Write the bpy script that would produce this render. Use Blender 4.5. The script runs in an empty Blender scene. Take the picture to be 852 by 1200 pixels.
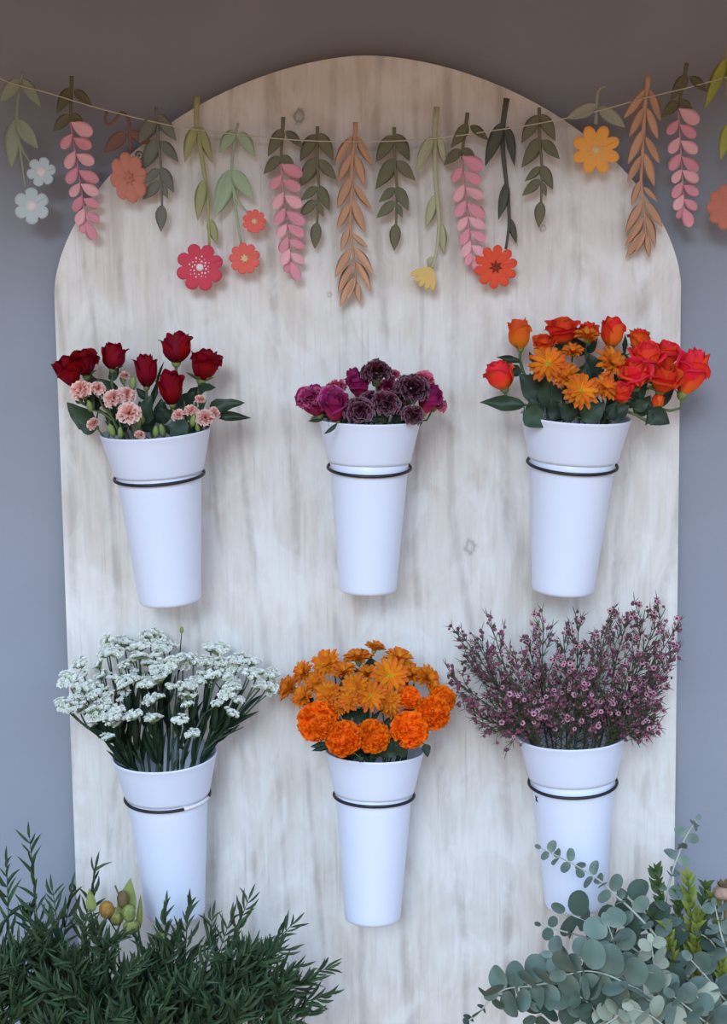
import bpy, math, random
from mathutils import Vector, Matrix, Euler
rnd = random.Random(11)
S = bpy.context.scene
COL = S.collection
PI = math.pi
def R(a): return math.radians(a)

# ------------------------------------------------------------------ camera
FPX, DIST, ZC, CX = 2000.0, 3.40, 1.95, 0.0
PITCH, ROLL = 7.6, -0.77
cam_d = bpy.data.cameras.new('camera')
cam = bpy.data.objects.new('camera', cam_d); COL.objects.link(cam)
CROT = Euler((R(90 - PITCH), 0, 0)).to_matrix() @ Matrix.Rotation(R(ROLL), 3, 'Z')
cam.matrix_world = Matrix.Translation((CX, -DIST, ZC)) @ CROT.to_4x4()
cam_d.sensor_fit = 'VERTICAL'; cam_d.sensor_height = 24.0
cam_d.lens = FPX * 24.0 / 1200.0
S.camera = cam
CLOC = Vector((CX, -DIST, ZC))

def P(px, py, Y):
    """point of the depth plane y=Y seen at photograph pixel (px, py)"""
    d = CROT @ Vector(((px - 426) / FPX, -(py - 600) / FPX, -1))
    return CLOC + d * ((Y - CLOC.y) / d.y)
def PM(Y=0.0): return (DIST + Y) / FPX          # metres per pixel at depth Y

# ------------------------------------------------------------------ exposure and sky
S.view_settings.view_transform = 'Standard'
S.view_settings.look = 'None'
S.view_settings.exposure = 0.0
S.view_settings.gamma = 1.0
S.view_settings.use_curve_mapping = False

w = bpy.data.worlds.new('open_shade_sky'); S.world = w; w.use_nodes = True
nt = w.node_tree; nt.nodes.clear()
wo = nt.nodes.new('ShaderNodeOutputWorld'); bg = nt.nodes.new('ShaderNodeBackground')
tc = nt.nodes.new('ShaderNodeTexCoord'); sx = nt.nodes.new('ShaderNodeSeparateXYZ')
rp = nt.nodes.new('ShaderNodeValToRGB'); mr = nt.nodes.new('ShaderNodeMapRange')
mr.inputs[1].default_value = -1; mr.inputs[2].default_value = 1
nt.links.new(tc.outputs['Generated'], sx.inputs[0]); nt.links.new(sx.outputs['Z'], mr.inputs[0])
nt.links.new(mr.outputs[0], rp.inputs[0]); nt.links.new(rp.outputs[0], bg.inputs[0]); nt.links.new(bg.outputs[0], wo.inputs[0])
e = rp.color_ramp.elements
# warm surroundings up to about ten degrees above the horizon, blue open sky over them
e[0].position = 0.0; e[0].color = (0.16, 0.12, 0.09, 1)
e[1].position = 1.0; e[1].color = (0.38, 0.61, 1.0, 1)
for pos, c in ((0.50, (0.22, 0.17, 0.13)), (0.58, (0.25, 0.20, 0.16)), (0.62, (0.52, 0.72, 1.0)), (0.75, (0.45, 0.67, 1.0))):
    el = e.new(pos); el.color = (*c, 1)
SKY = 2.9
bg.inputs[1].default_value = SKY
# the bright hazy part of the sky in front: a very soft sun that the eave overhead cuts off from the top of the board
sun_d = bpy.data.lights.new('hazy_sun', 'SUN'); sun_d.energy = 1.15; sun_d.angle = math.radians(16); sun_d.color = (0.80, 0.91, 1.0)
sun = bpy.data.objects.new('hazy_sun', sun_d); COL.objects.link(sun)
sun.rotation_euler = Vector((0.16, 1.0, -0.42)).to_track_quat('-Z', 'Y').to_euler()

# ------------------------------------------------------------------ materials
def lin(c):
    return tuple(((v / 255) / 12.92 if v / 255 <= 0.04045 else ((v / 255 + 0.055) / 1.055) ** 2.4) for v in c)
def mat(name, c, rough=0.65, var=0.0, hue=0.0, ramp=None, trans=0.0, spec=0.25, mottle=0.0, mscale=60, bump=0.0, bscale=200):
    """procedural material; ramp = [(position along the piece, sRGB)], var/hue vary from piece to piece"""
    m = bpy.data.materials.new(name); m.use_nodes = True
    t = m.node_tree; N = t.nodes; L = t.links
    b = N['Principled BSDF']; out = N['Material Output']
    b.inputs['Roughness'].default_value = rough
    b.inputs['Specular IOR Level'].default_value = spec
    if ramp:
        uv = N.new('ShaderNodeTexCoord'); s = N.new('ShaderNodeSeparateXYZ'); r = N.new('ShaderNodeValToRGB')
        L.new(uv.outputs['UV'], s.inputs[0]); L.new(s.outputs['Y'], r.inputs[0])
        el = r.color_ramp.elements
        el[0].position = ramp[0][0]; el[0].color = (*lin(ramp[0][1]), 1)
        el[1].position = ramp[-1][0]; el[1].color = (*lin(ramp[-1][1]), 1)
        for p_, c_ in ramp[1:-1]:
            q = el.new(p_); q.color = (*lin(c_), 1)
        col = r.outputs[0]
    else:
        rg = N.new('ShaderNodeRGB'); rg.outputs[0].default_value = (*lin(c), 1); col = rg.outputs[0]
    if mottle:
        tcn = N.new('ShaderNodeTexCoord'); nz = N.new('ShaderNodeTexNoise'); nz.inputs['Scale'].default_value = mscale
        L.new(tcn.outputs['Object'], nz.inputs['Vector'])
        mp = N.new('ShaderNodeMapRange'); mp.inputs[1].default_value = 0.3; mp.inputs[2].default_value = 0.7
        mp.inputs[3].default_value = 1 - mottle; mp.inputs[4].default_value = 1 + mottle
        L.new(nz.outputs[0], mp.inputs[0])
        h = N.new('ShaderNodeHueSaturation'); L.new(mp.outputs[0], h.inputs['Value']); L.new(col, h.inputs['Color']); col = h.outputs[0]
    if var or hue:
        oi = N.new('ShaderNodeObjectInfo'); h = N.new('ShaderNodeHueSaturation')
        a = N.new('ShaderNodeMapRange'); a.inputs[3].default_value = 1 - var; a.inputs[4].default_value = 1 + var
        L.new(oi.outputs['Random'], a.inputs[0]); L.new(a.outputs[0], h.inputs['Value'])
        if hue:
            wn = N.new('ShaderNodeTexWhiteNoise'); wn.noise_dimensions = '1D'; L.new(oi.outputs['Random'], wn.inputs['W'])
            a2 = N.new('ShaderNodeMapRange'); a2.inputs[3].default_value = 0.5 - hue; a2.inputs[4].default_value = 0.5 + hue
            L.new(wn.outputs['Value'], a2.inputs[0]); L.new(a2.outputs[0], h.inputs['Hue'])
        L.new(col, h.inputs['Color']); col = h.outputs[0]
    L.new(col, b.inputs['Base Color'])
    if bump:
        tcn = N.new('ShaderNodeTexCoord'); nz = N.new('ShaderNodeTexNoise'); nz.inputs['Scale'].default_value = bscale
        L.new(tcn.outputs['Object'], nz.inputs['Vector'])
        bp = N.new('ShaderNodeBump'); bp.inputs['Strength'].default_value = bump; bp.inputs['Distance'].default_value = 0.002
        L.new(nz.outputs[0], bp.inputs['Height']); L.new(bp.outputs[0], b.inputs['Normal'])
    if trans:
        tr = N.new('ShaderNodeBsdfTranslucent'); L.new(col, tr.inputs[0])
        mx = N.new('ShaderNodeMixShader'); mx.inputs[0].default_value = trans
        L.new(b.outputs[0], mx.inputs[1]); L.new(tr.outputs[0], mx.inputs[2]); L.new(mx.outputs[0], out.inputs[0])
    return m

# ------------------------------------------------------------------ mesh building
class MB:
    def __init__(s): s.v = []; s.f = []; s.uv = []
    def grid(s, fn, nu, nv, thick=0.0, close=False):
        pts = [[Vector(fn(i / nu, j / nv)) for i in range(nu + 1)] for j in range(nv + 1)]
        def layer(pp, flip):
            o = len(s.v)
            for row in pp: s.v += [tuple(p) for p in row]
            for j in range(nv):
                for i in range(nu):
                    a = o + j * (nu + 1) + i; q = [a, a + 1, a + nu + 2, a + nu + 1]
                    t = [(i / nu, j / nv), ((i + 1) / nu, j / nv), ((i + 1) / nu, (j + 1) / nv), (i / nu, (j + 1) / nv)]
                    if flip: q.reverse(); t.reverse()
                    s.f.append(q); s.uv += t
            return o
        o1 = layer(pts, False)
        if thick:
            low = []
            for j in range(nv + 1):
                row = []
                for i in range(nu + 1):
                    du = pts[j][min(nu, i + 1)] - pts[j][max(0, i - 1)]; dv = pts[min(nv, j + 1)][i] - pts[max(0, j - 1)][i]
                    n = du.cross(dv)
                    if n.length < 1e-12: n = Vector((0, 0, 1))
                    row.append(pts[j][i] - n.normalized() * thick)
                low.append(row)
            o2 = layer(low, True)
            rim = [(0, i) for i in range(nu + 1)] + [(j, nu) for j in range(1, nv + 1)]
            rim += [(nv, i) for i in range(nu - 1, -1, -1)] + [(j, 0) for j in range(nv - 1, 0, -1)]
            W = nu + 1
            for k in range(len(rim)):
                a, b = rim[k], rim[(k + 1) % len(rim)]
                ia, ib = a[0] * W + a[1], b[0] * W + b[1]
                s.f.append([o1 + ib, o1 + ia, o2 + ia, o2 + ib])
                s.uv += [(b[1] / nu, b[0] / nv), (a[1] / nu, a[0] / nv), (a[1] / nu, a[0] / nv), (b[1] / nu, b[0] / nv)]
        return s
    def tube(s, pts, rads, n=6, cap=True):
        pts = [Vector(p) for p in pts]
        if not hasattr(rads, '__len__'): rads = [rads] * len(pts)
        t = (pts[1] - pts[0]).normalized()
        x = t.orthogonal().normalized(); o = len(s.v); m = len(pts)
        for k, p in enumerate(pts):
            t = (pts[min(m - 1, k + 1)] - pts[max(0, k - 1)])
            t = t.normalized() if t.length > 1e-9 else Vector((0, 0, 1))
            x = (x - t * x.dot(t)); x = x.normalized() if x.length > 1e-6 else t.orthogonal().normalized()
            y = t.cross(x)
            for i in range(n):
                a = 2 * PI * i / n
                s.v.append(tuple(p + (x * math.cos(a) + y * math.sin(a)) * rads[k]))
        for k in range(m - 1):
            for i in range(n):
                j = (i + 1) % n
                s.f.append([o + k * n + i, o + k * n + j, o + (k + 1) * n + j, o + (k + 1) * n + i])
                s.uv += [(i / n, k / (m - 1)), ((i + 1) / n, k / (m - 1)), ((i + 1) / n, (k + 1) / (m - 1)), (i / n, (k + 1) / (m - 1))]
        if cap:
            s.f.append([o + i for i in range(n - 1, -1, -1)]); s.uv += [(0, 0)] * n
            s.f.append([o + (m - 1) * n + i for i in range(n)]); s.uv += [(0, 1)] * n
        return s
    def lathe(s, prof, n=48, M=None):
        o = len(s.v); m = len(prof)
        for r, z in prof:
            for i in range(n):
                a = 2 * PI * i / n; p = Vector((r * math.cos(a), r * math.sin(a), z)); s.v.append(tuple(M @ p if M else p))
        for k in range(m - 1):
            for i in range(n):
                j = (i + 1) % n
                s.f.append([o + k * n + i, o + k * n + j, o + (k + 1) * n + j, o + (k + 1) * n + i])
                s.uv += [(i / n, k / (m - 1)), ((i + 1) / n, k / (m - 1)), ((i + 1) / n, (k + 1) / (m - 1)), (i / n, (k + 1) / (m - 1))]
        return s
    def add(s, other, M):
        o = len(s.v); s.v += [tuple(M @ Vector(p)) for p in other.v]
        s.f += [[i + o for i in q] for q in other.f]; s.uv += other.uv
        return s
    def ball(s, c, r, n=8, m=5, sq=(1, 1, 1)):
        c = Vector(c)
        s.grid(lambda u, v: (c.x + sq[0] * r * math.sin(PI * v) * math.cos(2 * PI * u), c.y + sq[1] * r * math.sin(PI * v) * math.sin(2 * PI * u), c.z - sq[2] * r * math.cos(PI * v)), n, m)
        return s
    def box(s, a, b):
        x0, y0, z0 = a; x1, y1, z1 = b; o = len(s.v)
        s.v += [(x0, y0, z0), (x1, y0, z0), (x1, y1, z0), (x0, y1, z0), (x0, y0, z1), (x1, y0, z1), (x1, y1, z1), (x0, y1, z1)]
        for q in ([3, 2, 1, 0], [4, 5, 6, 7], [0, 1, 5, 4], [1, 2, 6, 5], [2, 3, 7, 6], [3, 0, 4, 7]):
            s.f.append([o + i for i in q]); s.uv += [(0, 0), (1, 0), (1, 1), (0, 1)]
        return s
    def mesh(s, name, m, smooth=True):
        me = bpy.data.meshes.new(name); me.from_pydata(s.v, [], s.f)
        uv = me.uv_layers.new(name='UVMap'); uv.data.foreach_set('uv', [c for p in s.uv for c in p])
        me.polygons.foreach_set('use_smooth', [smooth] * len(s.f))
        me.materials.append(m); me.update()
        return me

WM = {}
def thing(name, label, cat, loc, group=None):
    o = bpy.data.objects.new(name, None); COL.objects.link(o); o.location = loc; o.empty_display_size = 0.02
    o['label'] = label; o['category'] = cat
    if group: o['group'] = group
    WM[o.name] = Matrix.Translation(loc)
    return o
def part(name, me, parent, M=None, kind=None, label=None):
    """a mesh part under parent; M is its place in the world"""
    o = bpy.data.objects.new(name, me); COL.objects.link(o)
    M = M or Matrix()
    o.parent = parent; o.matrix_parent_inverse = WM[parent.name].inverted(); o.matrix_basis = M; WM[o.name] = M
    if kind: o['kind'] = kind
    if label: o['label'] = label
    return o
def solo(name, me, label=None, cat=None, kind=None, group=None):
    o = bpy.data.objects.new(name, me); COL.objects.link(o); WM[o.name] = Matrix()
    for k, v in (('label', label), ('category', cat), ('kind', kind), ('group', group)):
        if v: o[k] = v
    return o
def frame(o, y, z, sx, sy, sz):
    """matrix with its Y along y, its Z as near z as it can be"""
    y = y.normalized(); x = y.cross(z)
    x = x.normalized() if x.length > 1e-6 else y.orthogonal().normalized()
    z = x.cross(y)
    return Matrix(((x.x * sx, y.x * sy, z.x * sz, o.x), (x.y * sx, y.y * sy, z.y * sz, o.y), (x.z * sx, y.z * sy, z.z * sz, o.z), (0, 0, 0, 1)))
def frame_z(o, z, s, spin=0.0):
    q = z.to_track_quat('Z', 'Y').to_matrix().to_4x4()
    return Matrix.Translation(o) @ q @ Matrix.Rotation(spin, 4, 'Z') @ Matrix.Diagonal((*s, 1))
def bez(a, b, c, n=8):
    return [a * (1 - t) ** 2 + b * 2 * t * (1 - t) + c * t * t for t in (i / n for i in range(n + 1))]
def lerp_tab(tab, t):
    for (a, va), (b, vb) in zip(tab, tab[1:]):
        if t <= b: return va + (vb - va) * (t - a) / max(1e-9, b - a)
    return tab[-1][1]
def spline(pts, n):
    """Catmull-Rom through pts, n samples"""
    p = [pts[0] * 2 - pts[1]] + list(pts) + [pts[-1] * 2 - pts[-2]]; out = []; m = len(pts) - 1
    for i in range(n + 1):
        x = i / n * m; k = min(int(x), m - 1); t = x - k; a, b, c, d = p[k:k + 4]
        out.append((b * 2 + (c - a) * t + (a * 2 - b * 5 + c * 4 - d) * t * t + (b * 3 - a - c * 3 + d) * t ** 3) * 0.5)
    return out
def rv(k=1.0): return Vector((rnd.uniform(-k, k), rnd.uniform(-k, k), rnd.uniform(-k, k)))
TOCAM = Vector((0, -1, 0.12))

# width profiles of flat leaves and petals
def ovate(v): return math.sin(PI * v ** 0.72) ** 0.95
def lance(v): return math.sin(PI * v ** 0.85) ** 0.85
def drop(v): return (math.sin(PI / 2 * v / 0.62) ** 1.15 if v < 0.62 else math.sqrt(max(0, 1 - ((v - 0.62) / 0.38) ** 2)))
def roundl(v): return max(0, 1 - abs(2 * v - 1) ** 2.3) ** .5 * (1 - 0.06 * v)
def strap(v): return min(1, 0.45 + v * 0.9) * (1 if v < 0.82 else math.sqrt(max(0.0, 1 - ((v - 0.82) / 0.18) ** 2)))
def leaf_mesh(name, m, prof, thick=0.0, fold=0.12, droop=0.12, nv=8, nu=4, wave=0.0):
    def fn(u, v):
        x = (u * 2 - 1) * 0.5 * prof(min(max(v, 0.0), 1.0))
        return (x, v, fold * abs(x) - droop * v * v + wave * math.sin(9 * v + 2 * u) * abs(x))
    return MB().grid(lambda u, v: fn(u, (1 - math.cos(PI * v)) / 2), nu, nv, thick).mesh(name, m)

# ================================================================== the setting
def wall_material():
    m = mat('grey_wall_paint', (146, 151, 161), rough=0.75, mottle=0.05, mscale=2.5, bump=0.35, bscale=45)
    return m
M_WALL = wall_material()
WALL_Y = 0.045
solo('wall_back', MB().box((-5, WALL_Y, 0), (5, WALL_Y + 0.15, 3.6)).mesh('wall_back', M_WALL, False), kind='structure')
M_FLOOR = mat('warm_paving', (172, 130, 98), rough=0.85, mottle=0.12, mscale=3)
solo('floor', MB().box((-8, -12, -0.1), (8, WALL_Y, 0)).mesh('floor', M_FLOOR, False), kind='structure')
M_EAVE = mat('brown_soffit_boards', (176, 120, 84), rough=0.8, mottle=0.1, mscale=6)
EAVE_Z, EAVE_D = 2.62, 1.25
solo('ceiling', MB().box((-5, -EAVE_D, EAVE_Z), (5, WALL_Y, EAVE_Z + 0.12)).mesh('ceiling', M_EAVE, False), kind='structure')

# ------------------------------------------------------------------ the arched board
def board_material():
    m = bpy.data.materials.new('whitewashed_plywood'); m.use_nodes = True
    t = m.node_tree; N = t.nodes; L = t.links; b = N['Principled BSDF']
    b.inputs['Roughness'].default_value = 0.6; b.inputs['Specular IOR Level'].default_value = 0.25
    co = N.new('ShaderNodeTexCoord')
    def mapping(sc):
        mp = N.new('ShaderNodeMapping'); mp.inputs['Scale'].default_value = sc; L.new(co.outputs['Object'], mp.inputs[0]); return mp
    def noise(mp, scale, det=5, dist=0.0):
        n = N.new('ShaderNodeTexNoise'); n.inputs['Scale'].default_value = scale; n.inputs['Detail'].default_value = det
        n.inputs['Distortion'].default_value = dist; L.new(mp.outputs[0], n.inputs['Vector']); return n.outputs[0]
    def rng(x, a, b_, c=0.0, d=1.0):
        q = N.new('ShaderNodeMapRange'); q.inputs[1].default_value = a; q.inputs[2].default_value = b_
        q.inputs[3].default_value = c; q.inputs[4].default_value = d; L.new(x, q.inputs[0]); return q.outputs[0]
    def mix(f, a, c):
        q = N.new('ShaderNodeMix'); q.data_type = 'RGBA'
        if isinstance(f, float): q.inputs[0].default_value = f
        else: L.new(f, q.inputs[0])
        for s, v in ((q.inputs[6], a), (q.inputs[7], c)):
            if isinstance(v, tuple): s.default_value = (*lin(v), 1)
            else: L.new(v, s)
        return q.outputs[2]
    grain = noise(mapping((1, 1, 0.05)), 60, 6, 0.5)
    fine = noise(mapping((1, 1, 0.025)), 190, 4, 0.2)
    wv = N.new('ShaderNodeTexWave'); wv.wave_type = 'BANDS'; wv.bands_direction = 'X'
    wv.inputs['Scale'].default_value = 3.4; wv.inputs['Distortion'].default_value = 22.0; wv.inputs['Detail'].default_value = 2.0
    wv.inputs['Detail Scale'].default_value = 0.55; wv.inputs['Detail Roughness'].default_value = 0.4
    L.new(mapping((1, 1, 0.22)).outputs[0], wv.inputs['Vector'])
    patch = noise(mapping((1, 1, 0.6)), 5.5, 8, 1.6)
    patch2 = noise(mapping((1, 1, 0.45)), 15, 6, 1.2)
    brush = noise(mapping((1, 1, 0.10)), 120, 3)
    wood = mix(rng(grain, 0.35, 0.65), (198, 186, 172), (214, 205, 194))
    wood = mix(rng(wv.outputs[0], 0.80, 1.0, 0, 0.55), wood, (164, 152, 140))
    wood = mix(rng(fine, 0.58, 0.74, 0, 0.3), wood, (152, 142, 132))
    cover = N.new('ShaderNodeMath'); cover.operation = 'ADD'
    L.new(rng(patch, 0.40, 0.58, 0.42, 0.78), cover.inputs[0]); L.new(rng(brush, 0.35, 0.65, -0.10, 0.10), cover.inputs[1])
    cov2 = N.new('ShaderNodeMath'); cov2.operation = 'ADD'
    L.new(cover.outputs[0], cov2.inputs[0]); L.new(rng(patch2, 0.45, 0.55, -0.12, 0.12), cov2.inputs[1])
    col = mix(cov2.outputs[0], wood, (230, 229, 225))
    # the grain still telegraphs through the thin paint
    lines = N.new('ShaderNodeMath'); lines.operation = 'MULTIPLY'
    L.new(rng(wv.outputs[0], 0.90, 1.0, 0, 0.30), lines.inputs[0]); L.new(rng(patch, 0.60, 0.42, 0.0, 1.0), lines.inputs[1])
    col = mix(lines.outputs[0], col, (172, 164, 156))
    col = mix(rng(fine, 0.60, 0.74, 0, 0.22), col, (150, 144, 140))
    # knots
    for (p, r) in ((P(351, 137, 0), 0.013), (P(551, 641, 0), 0.0115), (P(636, 268, 0), 0.006), (P(386, 345, 0), 0.005)):
        mp = N.new('ShaderNodeMapping'); mp.inputs['Location'].default_value = (-p.x, 0, -p.z * 0.8); mp.inputs['Scale'].default_value = (1, 0, 0.8)
        L.new(co.outputs['Object'], mp.inputs[0])
        nz = N.new('ShaderNodeTexNoise'); nz.inputs['Scale'].default_value = 70; L.new(co.outputs['Object'], nz.inputs['Vector'])
        ln = N.new('ShaderNodeVectorMath'); ln.operation = 'LENGTH'; L.new(mp.outputs[0], ln.inputs[0])
        ad = N.new('ShaderNodeMath'); ad.operation = 'MULTIPLY_ADD'; ad.inputs[1].default_value = r * 1.4
        L.new(nz.outputs[0], ad.inputs[0]); L.new(ln.outputs['Value'], ad.inputs[2])
        rm = N.new('ShaderNodeValToRGB'); el = rm.color_ramp.elements
        L.new(rng(ad.outputs[0], 0, r * 2.6), rm.inputs[0])
        k = (0.35, 0.35, 0.35, 1) if r == 0.013 else (0, 0, 0, 1)
        el[0].position = 0.38; el[0].color = k; el[1].position = 0.85; el[1].color = (0, 0, 0, 1)
        kk = 0.75 if r == 0.013 else 0.5; q = el.new(0.58); q.color = (kk, kk, kk, 1); q = el.new(0.66); q.color = (0.15, 0.15, 0.15, 1)
        col = mix(rm.outputs[0], col, (112, 106, 98))
    L.new(col, b.inputs['Base Color'])
    bp = N.new('ShaderNodeBump'); bp.inputs['Strength'].default_value = 0.25; bp.inputs['Distance'].default_value = 0.002
    L.new(grain, bp.inputs['Height']); L.new(bp.outputs[0], b.inputs['Normal'])
    return m
M_BOARD = board_material()
M_PLYEDGE = mat('plywood_edge', (150, 128, 108), rough=0.8)
def build_board():
    l, r = P(63.5, 341, 0), P(798, 341, 0); top = P(429, 65, 0)
    x0 = (l.x + r.x) / 2; a = (r.x - l.x) / 2; zs = (l.z + r.z) / 2; h = top.z - zs
    n = 56; n_ = 1.75
    arc = []
    for i in range(n + 1):
        th = PI * i / n; c, s_ = math.cos(th), math.sin(th)
        arc.append((x0 + a * math.copysign(abs(c) ** (2 / n_), c), zs + h * abs(s_) ** (2 / n_)))
    out = [(x0 - a, 0.0), (x0 + a, 0.0)] + arc
    m = len(out); T = 0.018
    v = [(x, 0, z) for x, z in out] + [(x, T, z) for x, z in out]
    f = [list(range(m)), list(range(2 * m - 1, m - 1, -1))]
    f += [[(i + 1) % m, i, i + m, (i + 1) % m + m] for i in range(m)]
    me = bpy.data.meshes.new('arched_board'); me.from_pydata(v, [], f)
    me.materials.append(M_BOARD); me.materials.append(M_PLYEDGE)
    for p in list(me.polygons)[2:]: p.material_index = 1
    me.update()
    o = solo('arched_board', me, 'tall whitewashed plywood board with an arched top leaning on the grey wall', 'board')
build_board()

# small eyelet screwed into the board behind the terracotta flower
M_WIRE = mat('black_wire', (22, 22, 26), rough=0.4, spec=0.5)
M_STEEL = mat('dull_steel', (120, 105, 92), rough=0.4, spec=0.5)
t = P(163, 182, -0.004); s_ = PM()
ring = [t + Vector((math.cos(a) * 4.2 * s_, 0, math.sin(a) * 4.6 * s_)) for a in [2 * PI * i / 16 for i in range(17)]]
ey = MB().tube(ring, 0.0014, 6, False).tube([t + Vector((0, 0.006, 0)), t + Vector((0, -0.001, 0))], 0.002, 6)
solo('screw_eye', ey.mesh('screw_eye', M_STEEL), 'small metal screw eye in the board beside the terracotta paper flower', 'screw eye')

# ================================================================== buckets and their wire rings
M_POT = mat('white_plastic', (222, 228, 243), rough=0.32, spec=0.45)
M_TAPE = mat('white_chipped_paint', (225, 222, 220), rough=0.6)
POTS = {}
def bucket(key, rim, bot, rpx, label, ringtilt, ringlabel, yr=-0.112, yb=-0.126, ringdrop=0.0):
    C = P(*rim, yr); B = P(*bot, yb); ax = (C - B); Lh = ax.length; ax = ax.normalized()
    Rr = rpx * PM(yr)
    o = thing('flower_bucket', label, 'bucket', B, 'white buckets hung on the board')
    M = frame_z(B, ax, (1, 1, 1))
    body = [(0.0, 0.002), (Rr * 0.535, 0.0), (Rr * 0.565, 0.002), (Rr * 0.577, 0.007), (Rr * 0.582, 0.016)]
    body += [(Rr * (0.582 + 0.193 * k / 8), 0.016 + (Lh * 0.762 - 0.016) * k / 8) for k in range(1, 9)]
    inner = [(r - 0.0035, z + 0.004) for r, z in body[::-1] if r > Rr * 0.3]
    part('body', MB().lathe(body + inner + [(0.0, 0.007)], 56).mesh('bucket_body', M_POT), o, M)
    zc = Lh * 0.755
    col = [(Rr * 0.772, zc + 0.006), (Rr * 0.79, zc), (Rr * 0.812, zc + 0.001), (Rr * 0.826, zc + 0.006)]
    col += [(Rr * (0.826 + 0.160 * k / 6), zc + 0.006 + (Lh - zc - 0.013) * k / 6) for k in range(1, 7)]
    col += [(Rr * 1.0, Lh - 0.004), (Rr * 1.005, Lh - 0.0015), (Rr * 0.995, Lh), (Rr * 0.975, Lh - 0.0005), (Rr * 0.965, Lh - 0.006)]
    col += [(Rr * (0.965 - 0.17 * k / 6), Lh - 0.006 - (Lh - zc - 0.012) * k / 6) for k in range(1, 7)]
    part('collar', MB().lathe(col, 56).mesh('bucket_collar', M_POT), o, M)
    # wire ring
    rr = Rr * 0.815; tr = 0.0032; ti = R(ringtilt)
    fwd = Vector((0, -1, 0)); fwd = (fwd - ax * fwd.dot(ax)).normalized(); side = ax.cross(fwd)
    Cr = B + ax * (zc - tr - 0.001 - ringdrop - rr * math.sin(ti))
    f2 = fwd * math.cos(ti) - ax * math.sin(ti)
    pts = [Cr + f2 * (math.cos(a) * rr) + side * (math.sin(a) * rr) for a in [2 * PI * i / 48 for i in range(49)]]
    back = Cr - f2 * rr
    base = Vector((back.x, 0.0, back.z))
    g = thing('wire_ring_holder', ringlabel, 'wire ring', base, 'black wire rings holding the buckets')
    part('ring', MB().tube(pts, tr, 8, False).mesh('ring', M_WIRE), g)
    br = MB().box((back.x - 0.014, -0.003, back.z - 0.03), (back.x + 0.014, 0.0, back.z + 0.006))
    br.tube([back, Vector((back.x, -0.0015, back.z))], 0.0032, 8)
    part('bracket', br.mesh('bracket', M_WIRE, False), g)
    if key == 'D':
        arc = [Cr + f2 * (math.cos(a) * rr) + side * (math.sin(a) * rr) for a in [R(28 + 5.5 * i) for i in range(10)]]
        part('chipped_section', MB().tube(arc, tr * 1.18, 8).mesh('chipped_section', M_TAPE), g, label='white chipped section of the ring')
    POTS[key] = dict(C=C, ax=ax, R=Rr, Y=yr, L=Lh)
    return o
bucket('A', (182, 504), (199.5, 704), 65, 'white plastic bucket holding the red roses and pink spray carnations', 1.5, 'black wire ring around the bucket of red roses', -0.128, -0.104)
bucket('B', (433.5, 491), (431, 692), 60, 'white plastic bucket holding the purple carnations and magenta roses', 5, 'black wire ring around the bucket of purple carnations', -0.122, -0.112)
bucket('C', (675, 487), (659.5, 692), 65, 'white plastic bucket holding the orange roses and daisies', 3.5, 'black wire ring around the bucket of orange roses', -0.128, -0.104)
bucket('D', (193, 883), (206, 1070), 63, 'white plastic bucket holding the white statice', 0.5, 'black wire ring with a white chipped end around the statice bucket', -0.126, -0.098)
bucket('E', (439, 879), (436.5, 1076), 59.5, 'white plastic bucket holding the marigolds and bronze chrysanthemums', 1.5, 'black wire ring around the marigold bucket', -0.114, -0.122)
bucket('F', (670, 861), (674.5, 1060), 65, 'white plastic bucket holding the purple waxflower, partly behind eucalyptus', 4, 'black wire ring around the waxflower bucket', -0.12, -0.116)
# small dark printed mark on the left side of the waxflower bucket, cut off by the curve of the wall
M_INK = mat('dark_ink', (44, 44, 58), rough=0.6)
def printed_mark(o):
    q = POTS['F']; F = frame_z(WM[o.name].translation, q['ax'], (1, 1, 1)); Lh, Rr = q['L'], q['R']
    f3 = F.to_3x3(); want = Vector((-1, -.33, 0)); loc = f3.inverted() @ want; a0 = math.atan2(loc.y, loc.x)
    def at(da, z):
        zz = Lh * .66 + z; r = Rr * (.582 + .193 * zz / (Lh * .762)) + .0004
        return F @ Vector((r * math.cos(a0 + da), r * math.sin(a0 + da), zz))
    mb = MB()
    for p, q_ in (((0, -.006), (0, .006)), ((0, -.0005), (.09, .006)), ((.02, .0), (.09, -.006))):
        mb.tube([at(*p), at((p[0] + q_[0]) / 2, (p[1] + q_[1]) / 2), at(*q_)], .0009, 5)
    part('printed_mark', mb.mesh('printed_mark', M_INK), o, label='small dark printed mark')
printed_mark(bpy.data.objects['flower_bucket.005'])
# ================================================================== plant materials
M_LEAFD = mat('dark_leaf', (44, 62, 44), rough=0.5, var=0.3, hue=0.015, trans=0.1, spec=0.35)
M_LEAFM = mat('mid_leaf', (74, 92, 58), rough=0.5, var=0.25, hue=0.015, trans=0.12, spec=0.35)
M_STEM = mat('green_stem', (88, 104, 66), rough=0.6, var=0.2, hue=0.01)
M_STEMD = mat('dark_green_stem', (58, 76, 56), rough=0.6, var=0.25, hue=0.01)
M_CALYX = mat('calyx_green', (118, 132, 74), rough=0.55, var=0.15)
L_BROAD = leaf_mesh('broad_leaf', M_LEAFD, ovate, fold=0.25, droop=0.18, wave=0.25)
L_BROADM = leaf_mesh('broad_leaf_mid', M_LEAFM, ovate, fold=0.25, droop=0.18, wave=0.25)
L_SEPAL = leaf_mesh('sepal', M_CALYX, lance, fold=0.4, droop=-0.15, nv=5, nu=2)
L_SEPALD = leaf_mesh('sepal_dark', M_STEMD, lance, fold=0.4, droop=-0.15, nv=5, nu=2)
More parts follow.
